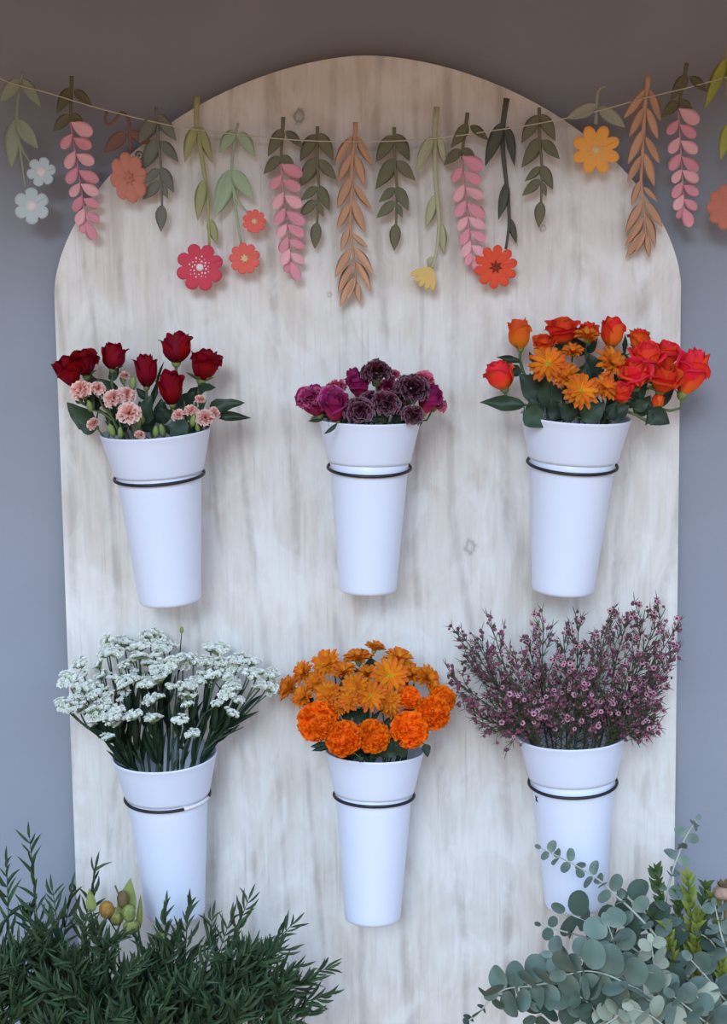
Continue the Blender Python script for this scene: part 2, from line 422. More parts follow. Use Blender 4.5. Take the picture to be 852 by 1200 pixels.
CALYX = MB().lathe([(0.0, 0.0), (0.10, 0.0), (0.22, 0.12), (0.30, 0.3), (0.26, 0.46), (0.0, 0.5)], 8).mesh('calyx', M_CALYX)
CALYX_TUBE = MB().lathe([(0.0, 0.0), (0.12, 0.0), (0.24, 0.12), (0.27, 0.45), (0.30, 0.8), (0.40, 1.0), (0.0, 0.98)], 10).mesh('calyx_tube', M_CALYX)

def inside(pot, d):
    """a point inside the bucket for a stem that leaves in direction d"""
    p = POTS[pot]
    lat = Vector((max(-0.6, min(0.6, d.x / 0.12 * 0.6)), rnd.uniform(-0.45, 0.45), 0)) * p['R'] * 0.75
    return p['C'] + lat - p['ax'] * 0.10 + rv(0.012)
def stem_curve(pot, base, axis, n=8):
    p = POTS[pot]; a = inside(pot, base - p['C'])
    k = (base - a).length
    rimp = p['C'] + (a - p['C']) * 0.9; rimp = Vector((rimp.x, rimp.y, p['C'].z + 0.01))
    lat = base - p['C']; lat = Vector((lat.x, lat.y, 0))
    if lat.length > p['R'] * 0.75: lat = lat.normalized() * p['R'] * 0.75
    mid = p['C'] + lat + p['ax'] * 0.012
    return spline([a, mid * 0.85 + rimp * 0.15, base - axis * min(0.03, k * 0.2), base], n)

# ================================================================== roses
def rose_petal(kind, m, tipwave=0.05, seed=0):
    q = random.Random(seed)
    prof = {'core': ([(0, .06), (.2, .62), (.45, .84), (.7, .74), (1, .42)], [(0, 0), (1, 1.0)], 2.1),
            'mid': ([(0, .06), (.2, .62), (.45, .88), (.75, .88), (1, .80)], [(0, 0), (1, 1.0)], 1.25),
            'outer': ([(0, .06), (.2, .60), (.45, .86), (.72, .92), (.9, 1.02), (1, 1.16)], [(0, 0), (.8, .84), (.92, .95), (1, .94)], 1.05),
            'open': ([(0, .06), (.2, .55), (.45, .88), (.7, 1.08), (.88, 1.26), (1, 1.38)], [(0, 0), (.45, .44), (.75, .68), (.9, .74), (1, .68)], 0.92)}[kind]
    ph0 = q.uniform(0, 6)
    def fn(u, v):
        e = abs(2 * u - 1); ph = (2 * u - 1) * prof[2]
        r = lerp_tab(prof[0], v); z = lerp_tab(prof[1], v)
        z *= 1 - (0.30 if kind != 'core' else 0.12) * e ** 4.5 * v
        z += tipwave * 0.55 * v ** 3 * math.sin(ph * 5 + ph0)
        r *= 1 + 0.06 * v * math.sin(ph * 5 + ph0 * 2) + (0.04 * (1 - e) * v ** 6 if kind in ('outer', 'open') else 0)
        return (r * math.cos(ph), r * math.sin(ph), z)
    return MB().grid(fn, 8, 7).mesh('rose_petal_' + kind, m)
ROSE = {}
def rose_kind(key, ramp, var, hue=0.006):
    m = mat(key + '_rose_petal', None, rough=0.6, var=var, hue=hue, ramp=ramp, trans=0.22, spec=0.15)
    ROSE[key] = {k: [rose_petal(k, m, seed=s * 7 + 1) for s in range(2)] for k in ('core', 'mid', 'outer', 'open')}
rose_kind('red', [(0, (92, 0, 14)), (0.6, (140, 4, 26)), (1, (128, 2, 24))], 0.22)
rose_kind('magenta', [(0, (205, 70, 105)), (0.5, (172, 32, 88)), (1, (142, 40, 98))], 0.2, 0.012)
rose_kind('amber', [(0, (240, 160, 30)), (0.5, (240, 120, 30)), (1, (222, 84, 36))], 0.12, 0.012)
rose_kind('orange', [(0, (250, 130, 30)), (0.5, (240, 92, 34)), (1, (222, 70, 38))], 0.12, 0.012)
rose_kind('coral', [(0, (255, 140, 50)), (0.5, (252, 74, 44)), (1, (238, 50, 54))], 0.12, 0.012)
LEAF_OWNERS = {}
def rose(pot, key, px, py, wpx, hpx, Y, lean, op, label, group, leaves=1):
    s = PM(Y); W = wpx * s / 2; H = hpx * s
    ax = Vector((lean[0], -lean[1], 1)).normalized()
    c = P(px, py, Y); base = c - ax * H * 0.48
    st = stem_curve(pot, base, ax)
    o = thing('rose', label, 'rose', st[0], group)
    sp = rnd.uniform(0, 6)
    Rk = W / (1.0 if op == 0 else 1.12 if op == 1 else 1.3)
    lay = [('core', 2, .40, .98, .0), ('mid', 3, .58, 1.0, .03), ('mid', 3, .78, .98, .05)]
    lay += [('outer', 5, .98, .94, .06)] if op < 2 else [('mid', 3, .92, .95, .08), ('outer', 3, 1.0, .9, .1)]
    if op == 0: lay = [('core', 2, .48, 1.0, .0), ('mid', 3, .70, 1.0, .03), ('mid', 3, .92, .97, .04), ('mid', 2, 1.08, .86, .05), ('outer', 2, .96, .9, .06)]
    if op == 2: lay += [('open', 4, 1.0, 1.0, .06)]
    if op == 1: lay += [('open', 2, .95, .98, .05)]
    for kind, n, rs, hs, tl in lay:
        for i in range(n):
            sp += 2 * PI / n + rnd.uniform(-.25, .25)
            M = frame_z(base, (ax + rv(tl)).normalized(), (Rk * rs, Rk * rs, H * hs * rnd.uniform(.94, 1.04)), sp)
            part('petal', rnd.choice(ROSE[key][kind]), o, M)
        sp += 0.7
    part('calyx', CALYX, o, frame_z(base - ax * W * 0.22, ax, (W * 1.1,) * 3))
    for i in range(4):
        a = i * PI / 2 + rnd.uniform(-.4, .4)
        d = frame_z(Vector(), ax, (1, 1, 1)).to_3x3() @ Vector((math.cos(a), math.sin(a), rnd.uniform(0.2, 1.4)))
        part('sepal', L_SEPAL, o, frame(base, d, ax + rv(.2), W * 0.34, W * rnd.uniform(0.8, 1.2), W))
    part('stem', MB().tube(st, [0.0030] * 9, 6).mesh('rose_stem', M_STEM), o)
    LEAF_OWNERS.setdefault(pot, []).append((o, st))
    return o
def leaf_px(pot, bx, by, tx, ty, wpx, Y, me=None, curl=0.35):
    """a broad leaf from pixel b to pixel t, a part of the nearest flower's stem"""
    b = P(bx, by, Y); tip = P(tx, ty, Y - 0.01)
    o, st = min(LEAF_OWNERS[pot], key=lambda q: min((p - b).length for p in q[1]))
    n = min(st, key=lambda p: (p - b).length)
    L = (tip - b).length
    lf = part('leaf', me or L_BROAD, o, frame(b, tip - b, TOCAM + rv(curl), wpx * PM(Y), L, L))
    if (n - b).length > 0.004:
        part('leaf_stalk', MB().tube([n, (n + b) / 2 + rv(.002), b], 0.0011, 5).mesh('leaf_stalk', M_STEM), lf)
def fill_leaves(pot, n, spread=0.8, up=(0.0, 0.05), me=(None,), size=(0.030, 0.055)):
    p = POTS[pot]
    for i in range(n):
        o, st = rnd.choice(LEAF_OWNERS[pot])
        k = rnd.randint(3, len(st) - 3); b = st[k]
        d = Vector((rnd.uniform(-.8, .8), rnd.uniform(-.9, .5), rnd.uniform(.2, 1.0)))
        L = rnd.uniform(*size)
        part('leaf', rnd.choice(me) or L_BROAD, o, frame(b, d, TOCAM + rv(.6), L * 0.55, L, L))

# ---- bucket A: red roses and pink spray carnations (positions read from the photograph, 2.934 px per crop unit)
def qa(x, y): return (50 + x * .2934, 380 + y * .2934)
GR = 'dark red roses in the bucket'
rose('A', 'red', *qa(105, 195), 31, 38, -.105, (-.30, .25), 1, 'dark red open rose furthest left of all, above the pink carnation', GR)
rose('A', 'red', *qa(168, 160), 30, 34, -.085, (-.05, .25), 1, 'dark red open rose squeezed against the leftmost red rose', GR)
rose('A', 'red', *qa(283, 135), 28, 32, -.095, (.10, .15), 0, 'dark red rose bud with long sepals, above the small cream carnation', GR)
rose('A', 'red', *qa(413, 192), 25, 41, -.125, (.02, .15), 0, 'slim dark red rose bud standing in the middle of the bouquet', GR)
rose('A', 'red', *qa(512, 262), 29, 42, -.150, (-.05, .3), 0, 'lowest dark red rose, in front of the two tall ones', GR)
rose('A', 'red', *qa(535, 100), 35, 37, -.110, (.06, .05), 0, 'topmost dark red rose with green sepals on a visible stem', GR)
rose('A', 'red', *qa(645, 170), 37, 39, -.095, (.25, .05), 1, 'dark red rose furthest right in its bouquet', GR)
for a in ((210, 410, 92, 318, 26, -.08), (215, 420, 140, 385, 22, -.10), (665, 345, 800, 305, 19, -.11), (690, 362, 828, 374, 12, -.12),
          (300, 300, 215, 215, 22, -.07), (580, 435, 500, 400, 26, -.18), (400, 400, 425, 285, 24, -.14), (430, 430, 385, 310, 24, -.12), (590, 300, 635, 250, 18, -.08),
          (560, 330, 600, 270, 20, -.10), (480, 400, 470, 300, 22, -.11), (640, 400, 600, 330, 22, -.12), (330, 420, 290, 330, 22, -.10), (440, 330, 475, 150, 6, -.10)):
    leaf_px('A', *qa(a[0], a[1]), *qa(a[2], a[3]), a[4], a[5])
fill_leaves('A', 20)

# ================================================================== carnations
def carnation_mesh(name, m, n=30, seed=1, ruffle=0.13, spread=95, wid=0.55, stalk=0.25):
    q = random.Random(seed); mb = MB()
    for i in range(n):
        th = R(spread) * math.sqrt((i + 0.6) / n) * q.uniform(.92, 1.06); ph = i * 2.39996 + q.uniform(-.2, .2)
        d = Vector((math.sin(th) * math.cos(ph), math.sin(th) * math.sin(ph), math.cos(th) * 0.85)) + Vector((q.uniform(-.2, .2), q.uniform(-.2, .2), 0))
        L = q.uniform(.74, 1.05); p0 = q.uniform(0, 6)
        M = frame(Vector((0, 0, 0)), d, Vector((0, 0, 1)) if th > .5 else Vector((math.cos(ph + 1.5), math.sin(ph + 1.5), .2)), L * wid, L, L)
        def fn(u, v):
            x = (u * 2 - 1) * (0.25 + 0.75 * v ** 1.3)
            y = (0.25 + .75 * v) * (1 - 0.22 * (2 * u - 1) ** 2 * v) + (0.05 * v if int(round(u * 6)) % 2 else 0)
            return (x * 1.0, y, ruffle * v * v * math.sin(u * 14 + p0) - 0.1 * v * v + 0.05)
        mb.add(MB().grid(fn, 6, 3), M)
    return mb.mesh(name, m)
M_PINK = mat('pink_carnation', None, rough=0.7, var=0.1, ramp=[(0, (206, 120, 112)), (0.6, (236, 172, 158)), (1, (250, 220, 208))], trans=0.25, spec=0.1)
M_MAUVE = mat('dusky_carnation', None, rough=0.7, var=0.15, hue=0.01, ramp=[(0, (62, 10, 36)), (0.72, (84, 28, 50)), (0.9, (104, 58, 74)), (1, (150, 122, 130))], trans=0.12, spec=0.1)
M_MAGC = mat('magenta_carnation', None, rough=0.7, var=0.12, hue=0.012, ramp=[(0, (140, 14, 66)), (0.7, (164, 36, 98)), (1, (206, 108, 150))], trans=0.2, spec=0.1)
M_PINKC = mat('rose_pink_carnation', None, rough=0.7, var=0.1, ramp=[(0, (176, 50, 88)), (0.7, (206, 84, 118)), (1, (226, 140, 158))], trans=0.22, spec=0.1)
CARN = {k: [carnation_mesh('carnation_' + k, m, n, 3 + s, r) for s in range(3)] for k, m, n, r in (('pink', M_PINK, 26, .18), ('dusky', M_MAUVE, 48, .22), ('magenta', M_MAGC, 44, .2), ('rosepink', M_PINKC, 36, .2))}
def carnation(pot, key, px, py, rpx, Y, lean, label, group, cal=1.0):
    s = PM(Y); r = rpx * s; ax = Vector((lean[0], -lean[1], 1)).normalized(); c = P(px, py, Y)
    base = c - ax * r * 1.05
    st = stem_curve(pot, base, ax)
    o = thing('carnation', label, 'carnation', st[0], group)
    part('petals', rnd.choice(CARN[key]), o, frame_z(c - ax * r * .25, ax, (r, r, r * .95), rnd.uniform(0, 6)), kind='stuff')
    part('calyx', CALYX_TUBE, o, frame_z(base, ax, (r * cal, r * cal, r * .62)))
    part('stem', MB().tube(st, 0.0018, 6).mesh('carnation_stem', M_STEM), o)
    LEAF_OWNERS.setdefault(pot + 'c', []).append((o, st))
GP = 'pink spray carnations among the red roses'
for x, y, r, Y, lean, lab in (
    (150, 258, 14, -.165, (-.4, .8), 'pale pink carnation overlapping the leftmost red rose'),
    (220, 252, 10, -.155, (-.1, .7), 'small pink carnation right of the one overlapping the leftmost rose'),
    (282, 292, 13, -.165, (-.15, .9), 'pink carnation in the middle left, below the long-sepalled rose bud'),
    (333, 278, 12, -.155, (.25, .8), 'pink carnation tucked behind and right of the middle left one'),
    (345, 350, 15, -.190, (.1, .9), 'largest pink carnation, low in the front of the red rose bucket'),
    (202, 395, 9, -.150, (-.7, .4), 'half-open pink carnation hanging low over the left rim'),
    (328, 203, 7, -.120, (.1, .3), 'tiny cream pink carnation bud below the long-sepalled rose bud'),
    (540, 360, 9, -.170, (-.5, .5), 'small faded pink carnation under the lowest red rose'),
    (594, 342, 9, -.165, (.1, .5), 'faded pink carnation between the small one and the right cluster'),
    (650, 372, 12, -.175, (.1, .8), 'largest faded pink carnation at the right of the red rose bucket'),
    (684, 352, 9, -.155, (.5, .4), 'faded pink carnation at the outer right edge of the right cluster'),
    (630, 298, 7, -.130, (.2, .3), 'tiny faded pink carnation high under the furthest right red rose'),
    (388, 440, 7, -.200, (.2, .4), 'little half-open pink carnation peeking over the front rim')):
    carnation('A', 'pink', *qa(x, y), r, Y, lean, lab, GP)
M_BUD = mat('green_bud', (128, 142, 82), rough=0.5, var=0.15, hue=0.01)
BUD = MB().lathe([(0, 0), (.22, .05), (.42, .3), (.40, .6), (.26, .85), (.08, 1.0), (0, 1.0)], 8).mesh('bud', M_BUD)
for x, y, h in ((358, 235, 16), (192, 325, 14), (282, 425, 15), (452, 428, 15), (483, 422, 16), (596, 382, 16), (375, 392, 15), (400, 372, 14), (312, 432, 14), (265, 415, 12), (620, 412, 11)):
    Y = -.165 if y > 300 else -.13
    b = P(*qa(x, y), Y) - Vector((0, 0, h * .5 * PM(Y))); o, st = min(LEAF_OWNERS['Ac'], key=lambda q: min((p - b).length for p in q[1]))
    n = min(st, key=lambda p: (p - b).length)
    ax = Vector((rnd.uniform(-.3, .3), -.2, 1)).normalized(); L = h * PM(Y)
    k = part('bud', BUD, o, frame_z(b, ax, (L * .62, L * .62, L)))
    part('bud_stalk', MB().tube([n, (n * 0.4 + b * .6) - Vector((0, 0, .006)), b], 0.0014, 5).mesh('bud_stalk', M_STEM), k)
L_NARROW = leaf_mesh('narrow_leaf', M_LEAFM, lance, fold=0.3, droop=0.25, nv=6, nu=2)
for i in range(26):
    o, st = rnd.choice(LEAF_OWNERS['Ac']); b = st[rnd.randint(3, 7)]; L = rnd.uniform(.025, .05)
    part('leaf', L_NARROW, o, frame(b, Vector((rnd.uniform(-.6, .6), rnd.uniform(-.6, .2), 1)), TOCAM + rv(.5), L * .16, L, L))

# ---- bucket B: purple carnations and magenta roses
def qb(x, y): return (340 + x * .2347, 403 + y * .2347)
GM = 'magenta roses in the purple bouquet'
rose('B', 'magenta', *qb(118, 295), 35, 40, -.125, (-.45, .35), 1, 'magenta rose furthest left in the purple bouquet', GM)
rose('B', 'magenta', *qb(225, 325), 30, 38, -.185, (-.15, .5), 1, 'magenta rose hanging low over the front rim', GM)
rose('B', 'magenta', *qb(345, 215), 28, 30, -.135, (-.1, .4), 1, 'crimson rose beside the topmost dusky carnation', GM)
rose('B', 'magenta', *qb(320, 165), 16, 20, -.105, (-.1, .1), 0, 'small crimson rosebud behind the topmost dusky carnation', GM)
rose('B', 'magenta', *qb(690, 285), 27, 38, -.140, (.40, .3), 1, 'magenta rose at the right between dusky and pink carnations', GM)
GD = 'dusky purple carnations'
for k, x, y, r, Y, lean, lab in (
    ('magenta', 95, 262, 16, -.140, (-.6, .6), 'ruffled magenta carnation at the far left of the purple bouquet'),
    ('magenta', 205, 262, 17, -.160, (-.2, .7), 'ruffled magenta carnation above the low magenta rose'),
    ('rosepink', 228, 212, 13, -.100, (-.2, .3), 'pink carnation rising behind the left magenta flowers'),
    ('dusky', 430, 132, 19, -.145, (.0, .35), 'topmost dusky purple carnation with its green calyx showing'),
    ('dusky', 342, 328, 19, -.195, (-.15, .8), 'dusky purple carnation with pale edges low over the front rim'),
    ('dusky', 478, 290, 19, -.185, (.05, .6), 'dusky purple carnation in the centre of the bouquet'),
    ('dusky', 400, 275, 14, -.165, (-.05, .6), 'dusky purple carnation wedged left of the centre one'),
    ('dusky', 612, 215, 21, -.165, (.2, .6), 'large dusky purple carnation in the upper right of the bouquet'),
    ('dusky', 612, 350, 15, -.185, (.35, .6), 'dark dusky carnation low at the right rim'),
    ('dusky', 545, 265, 13, -.145, (.1, .5), 'small dusky carnation behind the centre and upper right ones'),
    ('magenta', 490, 212, 14, -.115, (.05, .4), 'purple carnation half hidden right of the topmost dusky one'),
    ('rosepink', 668, 172, 14, -.100, (.35, .4), 'pink carnation behind the large dusky one'),
    ('rosepink', 738, 292, 13, -.120, (.7, .4), 'pink carnation furthest right in the purple bouquet'),
    ('rosepink', 515, 152, 9, -.095, (.1, .2), 'small pink carnation peeking out right of the topmost dusky one')):
    carnation('B', k, *qb(x, y), r, Y, lean, lab, GD if k == 'dusky' else 'pink and magenta carnations', cal=1.1)
for a in ((160, 380, 85, 384, 5, -.16), (235, 395, 163, 448, 6, -.215), (570, 400, 590, 310, 10, -.17), (520, 400, 560, 350, 12, -.17), (440, 395, 420, 330, 10, -.18), (460, 395, 470, 340, 10, -.18)):
    leaf_px('B', *qb(a[0], a[1]), *qb(a[2], a[3]), a[4], a[5], L_SEPALD if a[4] < 8 else L_BROAD)
fill_leaves('B', 26, size=(.022, .04))

# ---- bucket C: orange roses and daisies
def qc(x, y): return (560 + x * .3286, 360 + y * .3286)
GO = 'orange and coral roses'
for k, x, y, w_, h_, Y, lean, op, lab in (
    ('amber', 150, 100, 27, 37, -.105, (-.05, .1), 0, 'yellow-orange rosebud standing tallest at the left of its bouquet'),
    ('coral', 80, 248, 34, 36, -.120, (-.35, .15), 0, 'coral red rosebud low at the far left'),
    ('orange', 302, 92, 40, 31, -.085, (-.05, .25), 1, 'orange rose at the top, left of the daisy on the rear'),
    ('orange', 478, 95, 28, 36, -.090, (.05, .1), 0, 'salmon orange rosebud topmost in the middle'),
    ('orange', 572, 118, 25, 26, -.085, (.2, .15), 1, 'small orange-red rose above the coral cluster'),
    ('orange', 238, 132, 27, 20, -.100, (-.1, .4), 1, 'orange rose half hidden behind the left daisy'),
    ('orange', 395, 95, 24, 26, -.075, (.05, .2), 1, 'orange rose behind the upper middle daisy'),
    ('coral', 600, 185, 41, 40, -.130, (.1, .4), 2, 'coral rose in the upper middle of the coral cluster'),
    ('coral', 560, 245, 41, 40, -.170, (-.1, .6), 2, 'wide open coral rose at the front left of the coral cluster'),
    ('coral', 672, 172, 34, 33, -.105, (.2, .3), 2, 'coral rose at the back right of the coral cluster'),
    ('orange', 662, 258, 41, 38, -.165, (.2, .6), 2, 'orange-centred open rose at the front of the coral cluster'),
    ('coral', 757, 238, 42, 59, -.135, (.35, .2), 2, 'large coral rose furthest right, overhanging the board edge'),
    ('coral', 515, 312, 24, 27, -.185, (-.05, .6), 1, 'coral rose low in front of the coral cluster'),
    ('orange', 642, 340, 14, 17, -.165, (.1, .1), 0, 'tiny orange rosebud low at the right over the rim')):
    rose('C', k, *qc(x, y), w_, h_, Y, lean, op, lab, GO)
for a in ((165, 350, 12, 335, 19, -.14), (165, 370, 245, 425, 28, -.20), (350, 395, 290, 345, 22, -.18), (370, 400, 455, 345, 28, -.20), (460, 395, 540, 350, 24, -.19),
          (240, 330, 150, 240, 32, -.12), (270, 360, 240, 250, 30, -.13), (560, 380, 620, 320, 26, -.15), (610, 370, 685, 415, 24, -.18), (560, 360, 610, 340, 16, -.16), (620, 375, 600, 420, 8, -.18),
          (150, 195, 70, 175, 9, -.11), (150, 240, 108, 205, 14, -.11), (530, 170, 510, 190, 12, -.10), (480, 400, 492, 335, 10, -.20), (690, 270, 685, 330, 7, -.12),
          (340, 330, 390, 200, 34, -.09), (420, 250, 400, 170, 30, -.08), (210, 395, 190, 330, 26, -.17), (300, 395, 260, 330, 24, -.16), (520, 170, 528, 95, 6, -.09)):
    leaf_px('C', *qc(a[0], a[1]), *qc(a[2], a[3]), a[4], a[5])
fill_leaves('C', 22)

# ================================================================== daisies and chrysanthemums
M_DAISY = mat('bronze_petal', None, rough=0.6, var=0.12, hue=0.012, ramp=[(0, (240, 180, 40)), (0.45, (232, 142, 30)), (1, (212, 108, 32))], trans=0.25, spec=0.15)
M_DAISYC = mat('rust_petal', None, rough=0.6, var=0.12, hue=0.012, ramp=[(0, (244, 186, 50)), (0.45, (236, 140, 36)), (1, (206, 96, 38))], trans=0.25, spec=0.15)
M_DISK = mat('daisy_disk', (152, 140, 34), rough=0.8, mottle=0.25, mscale=900)
def daisy_petal(m): return leaf_mesh('daisy_petal', m, strap, fold=0.35, droop=0.18, nv=6, nu=2)
DP = {'c': daisy_petal(M_DAISYC), 'e': daisy_petal(M_DAISY)}
DISK = MB().lathe([(1.0, -.2), (1.0, .1), (.85, .35), (.5, .5), (0, .52)], 12).mesh('disk', M_DISK)
def daisy(pot, key, px, py, rpx, Y, lean, op, label, group, name='chrysanthemum'):
    """op: 0 cup-shaped .. 1 flat"""
    s = PM(Y); r = rpx * s; ax = Vector((lean[0], -lean[1], lean[2] if len(lean) > 2 else 0.45)).normalized(); c = P(px, py, Y)
    st = stem_curve(pot, c - ax * r * .3, ax)
    o = thing(name, label, name, st[0], group)
    F = frame_z(Vector(), ax, (1, 1, 1)).to_3x3()
    for lay, (n, el, ln) in enumerate(((16, 58 - 50 * op, 1.1), (14, 68 - 45 * op, .98), (9, 80 - 30 * op, .7))):
        if lay == 2 and op > .8: continue
        for i in range(n):
            a = 2 * PI * (i + lay * .5) / n + rnd.uniform(-.1, .1); eg = R(el + rnd.uniform(-9, 9))
            d = F @ Vector((math.cos(a) * math.cos(eg), math.sin(a) * math.cos(eg), math.sin(eg)))
            L = r * ln * rnd.uniform(.9, 1.06)
            part('petal', DP[key], o, frame(c + ax * (.05 * lay * r), d, ax - d * .2, r * .29, L, L))
    part('disk', DISK, o, frame_z(c + ax * r * .06, ax, (r * .24,) * 3))
    part('calyx', CALYX, o, frame_z(c - ax * r * .3, ax, (r * .8, r * .8, r * .6)))
    part('stem', MB().tube(st, 0.0017, 6).mesh('daisy_stem', M_STEMD), o)
    LEAF_OWNERS.setdefault(pot, []).append((o, st))
GDC = 'orange daisies among the orange roses'
for x, y, r, Y, lean, op, lab in (
    (252, 205, 22, -.160, (-.15, 1), .95, 'flat open orange daisy at the left with a green centre'),
    (368, 300, 21, -.200, (.05, 1), .95, 'orange daisy with a yellow-green centre lowest at the front'),
    (470, 205, 21, -.160, (.5, .8), .8, 'orange daisy turned to the right beside the coral roses'),
    (388, 115, 16, -.130, (.0, .4, 1), .5, 'cupped orange daisy in the upper middle between two roses'),
    (318, 248, 17, -.170, (-.3, .7), .7, 'orange daisy between the left flat one and the lowest one'),
    (452, 290, 17, -.180, (.25, .8), .8, 'orange daisy right of the lowest one, under the coral rose'),
    (338, 168, 14, -.120, (.0, .5, .8), .6, 'small orange daisy behind the left flat one')):
    daisy('C', 'c', *qc(x, y), r, Y, lean, op, lab, GDC, 'daisy')

# ---- bucket E: marigolds in front, bronze chrysanthemums behind
def qe(x, y): return (310 + x * .3, 740 + y * .3)
GE = 'bronze chrysanthemums above the marigolds'
for x, y, r, Y, lean, op, lab in (
    (112, 228, 18, -.105, (-.7, .4), .45, 'bronze chrysanthemum furthest left'),
    (162, 168, 16, -.090, (-.5, .5), .5, 'bronze chrysanthemum above the furthest left one'),
    (160, 262, 16, -.140, (-.4, .6), .5, 'bronze chrysanthemum resting on the largest marigold'),
    (250, 132, 19, -.095, (-.25, .7), .6, 'full bronze chrysanthemum in the upper left'),
    (250, 245, 16, -.150, (-.1, .9), .7, 'darker bronze chrysanthemum in the hollow at the left'),
    (368, 118, 18, -.090, (-.1, .3, 1), .5, 'bronze chrysanthemum just below the topmost one'),
    (428, 75, 13, -.085, (.25, .2, 1), .4, 'topmost bronze chrysanthemum, half closed'),
    (312, 168, 16, -.120, (-.1, .5, 1), .5, 'yellowish chrysanthemum in the middle left'),
    (358, 225, 19, -.165, (-.3, .9), .75, 'chrysanthemum with a yellow centre left of centre'),
    (412, 252, 19, -.175, (.1, 1), .85, 'open rust chrysanthemum in the centre'),
    (335, 275, 14, -.180, (-.2, .9), .7, 'small rust chrysanthemum below the yellow-centred one'),
    (490, 175, 23, -.140, (.1, 1), .9, 'largest open bronze chrysanthemum right of centre'),
    (522, 118, 18, -.090, (.2, .4, .9), .6, 'bronze chrysanthemum at the upper right'),
    (478, 275, 17, -.165, (.2, .8), .6, 'dark bronze chrysanthemum behind the right marigolds'),
    (570, 178, 16, -.110, (.35, .5, .8), .5, 'bronze chrysanthemum right of the largest open one'),
    (628, 188, 17, -.115, (.6, .6), .6, 'bronze chrysanthemum furthest right'),
    (402, 175, 14, -.110, (.0, .5, .9), .5, 'bronze chrysanthemum in the upper middle hollow'),
    (205, 200, 14, -.110, (-.2, .7), .6, 'bronze chrysanthemum between the upper left ones'),
    (300, 298, 11, -.170, (-.3, .8), .6, 'smallest bronze chrysanthemum near the left marigolds'),
    (490, 310, 12, -.165, (.1, .7), .5, 'bronze chrysanthemum sunk between the marigolds')):
    daisy('E', 'e', *qe(x, y), r, Y, lean, op, lab, GE)
M_MARI = mat('marigold_petal', None, rough=0.65, var=0.08, hue=0.006, ramp=[(0, (220, 70, 8)), (0.5, (250, 106, 10)), (1, (255, 128, 18))], trans=0.22, spec=0.12)
def marigold_mesh(seed):
    q = random.Random(seed); mb = MB(); n = 170
    for i in range(n):
        th = R(112) * math.sqrt((i + .4) / n); ph = i * 2.39996 + q.uniform(-.15, .15)
        d = Vector((math.sin(th) * math.cos(ph), math.sin(th) * math.sin(ph), math.cos(th)))
        d2 = (d + Vector((q.uniform(-.75, .75), q.uniform(-.75, .75), q.uniform(-.5, .5)))).normalized()
        L = q.uniform(.36, .46); p0 = q.uniform(0, 6)
        nrm = Vector((q.uniform(-1, 1), q.uniform(-1, 1), q.uniform(-.3, 1)))
        def fn(u, v): return ((u * 2 - 1) * (.25 + .55 * v), v * (1 - .18 * (2 * u - 1) ** 2), .30 * v * math.sin(u * 9 + p0) + .1 * v * v)
        mb.add(MB().grid(fn, 4, 2), frame(d * .62, d2, nrm, L * .72, L, L))
    mb.ball((0, 0, 0), .74, 10, 7)
    return mb.mesh('marigold_petals', m=M_MARI)
MARI = [marigold_mesh(s) for s in (1, 2, 3)]
GMG = 'marigolds'
for x, y, r, Y, lean, lab in (
    (208, 352, 25, -.180, (-.35, .8), 'largest marigold, at the left of the bucket rim'),
    (308, 418, 22, -.215, (-.1, .8), 'marigold hanging lowest over the front rim'),
    (422, 410, 21, -.205, (.1, .8), 'marigold right of the lowest one, over the front rim'),
    (568, 382, 23, -.200, (.2, .9), 'round marigold at the right over the rim'),
    (655, 318, 22, -.165, (.4, .7), 'marigold at the right below the outermost one'),
    (695, 262, 17, -.130, (.6, .4), 'outermost marigold at the right edge of its bouquet'),
    (562, 258, 15, -.150, (.1, .6), 'small marigold among the bronze chrysanthemums at the right'),
    (230, 372, 15, -.215, (-.1, .9), 'marigold bulging in front of the largest one')):
    s = PM(Y); rr = r * s; ax = Vector((lean[0], -lean[1], .7)).normalized(); c = P(*qe(x, y), Y)
    st = stem_curve('E', c - ax * rr * .75, ax)
    o = thing('marigold', lab, 'marigold', st[0], GMG)
    part('petals', rnd.choice(MARI), o, frame_z(c, ax, (rr, rr, rr * .85), rnd.uniform(0, 6)), kind='stuff')
    part('calyx', CALYX_TUBE, o, frame_z(c - ax * rr * .8, ax, (rr * .8, rr * .8, rr * .35)))
    part('stem', MB().tube(st, 0.0022, 6).mesh('marigold_stem', M_STEMD), o)
    LEAF_OWNERS['E'].append((o, st))
L_FERN = leaf_mesh('dark_narrow_leaf', M_LEAFD, lance, fold=.3, droop=.2, nv=6, nu=2)
for a in ((250, 440, 180, 450, 9, -.18), (255, 450, 185, 465, 7, -.19), (625, 440, 640, 490, 12, -.19), (370, 490, 375, 510, 9, -.22), (470, 480, 540, 420, 22, -.19), (460, 490, 490, 420, 22, -.19), (520, 480, 560, 450, 18, -.2),
          (400, 340, 340, 310, 24, -.15), (300, 330, 350, 300, 24, -.15), (200, 230, 180, 195, 20, -.10), (320, 240, 300, 200, 22, -.11), (420, 140, 412, 105, 16, -.08)):
    leaf_px('E', *qe(a[0], a[1]), *qe(a[2], a[3]), a[4], a[5])
for i in range(90):
    o, st = rnd.choice(LEAF_OWNERS['E']); b = st[rnd.randint(3, 6)]; L = rnd.uniform(.022, .042)
    part('leaf', rnd.choice((L_FERN, L_BROAD)), o, frame(b, Vector((rnd.uniform(-.8, .8), rnd.uniform(-1, .1), rnd.uniform(.0, .9))), TOCAM + rv(.5), L * .32, L, L))

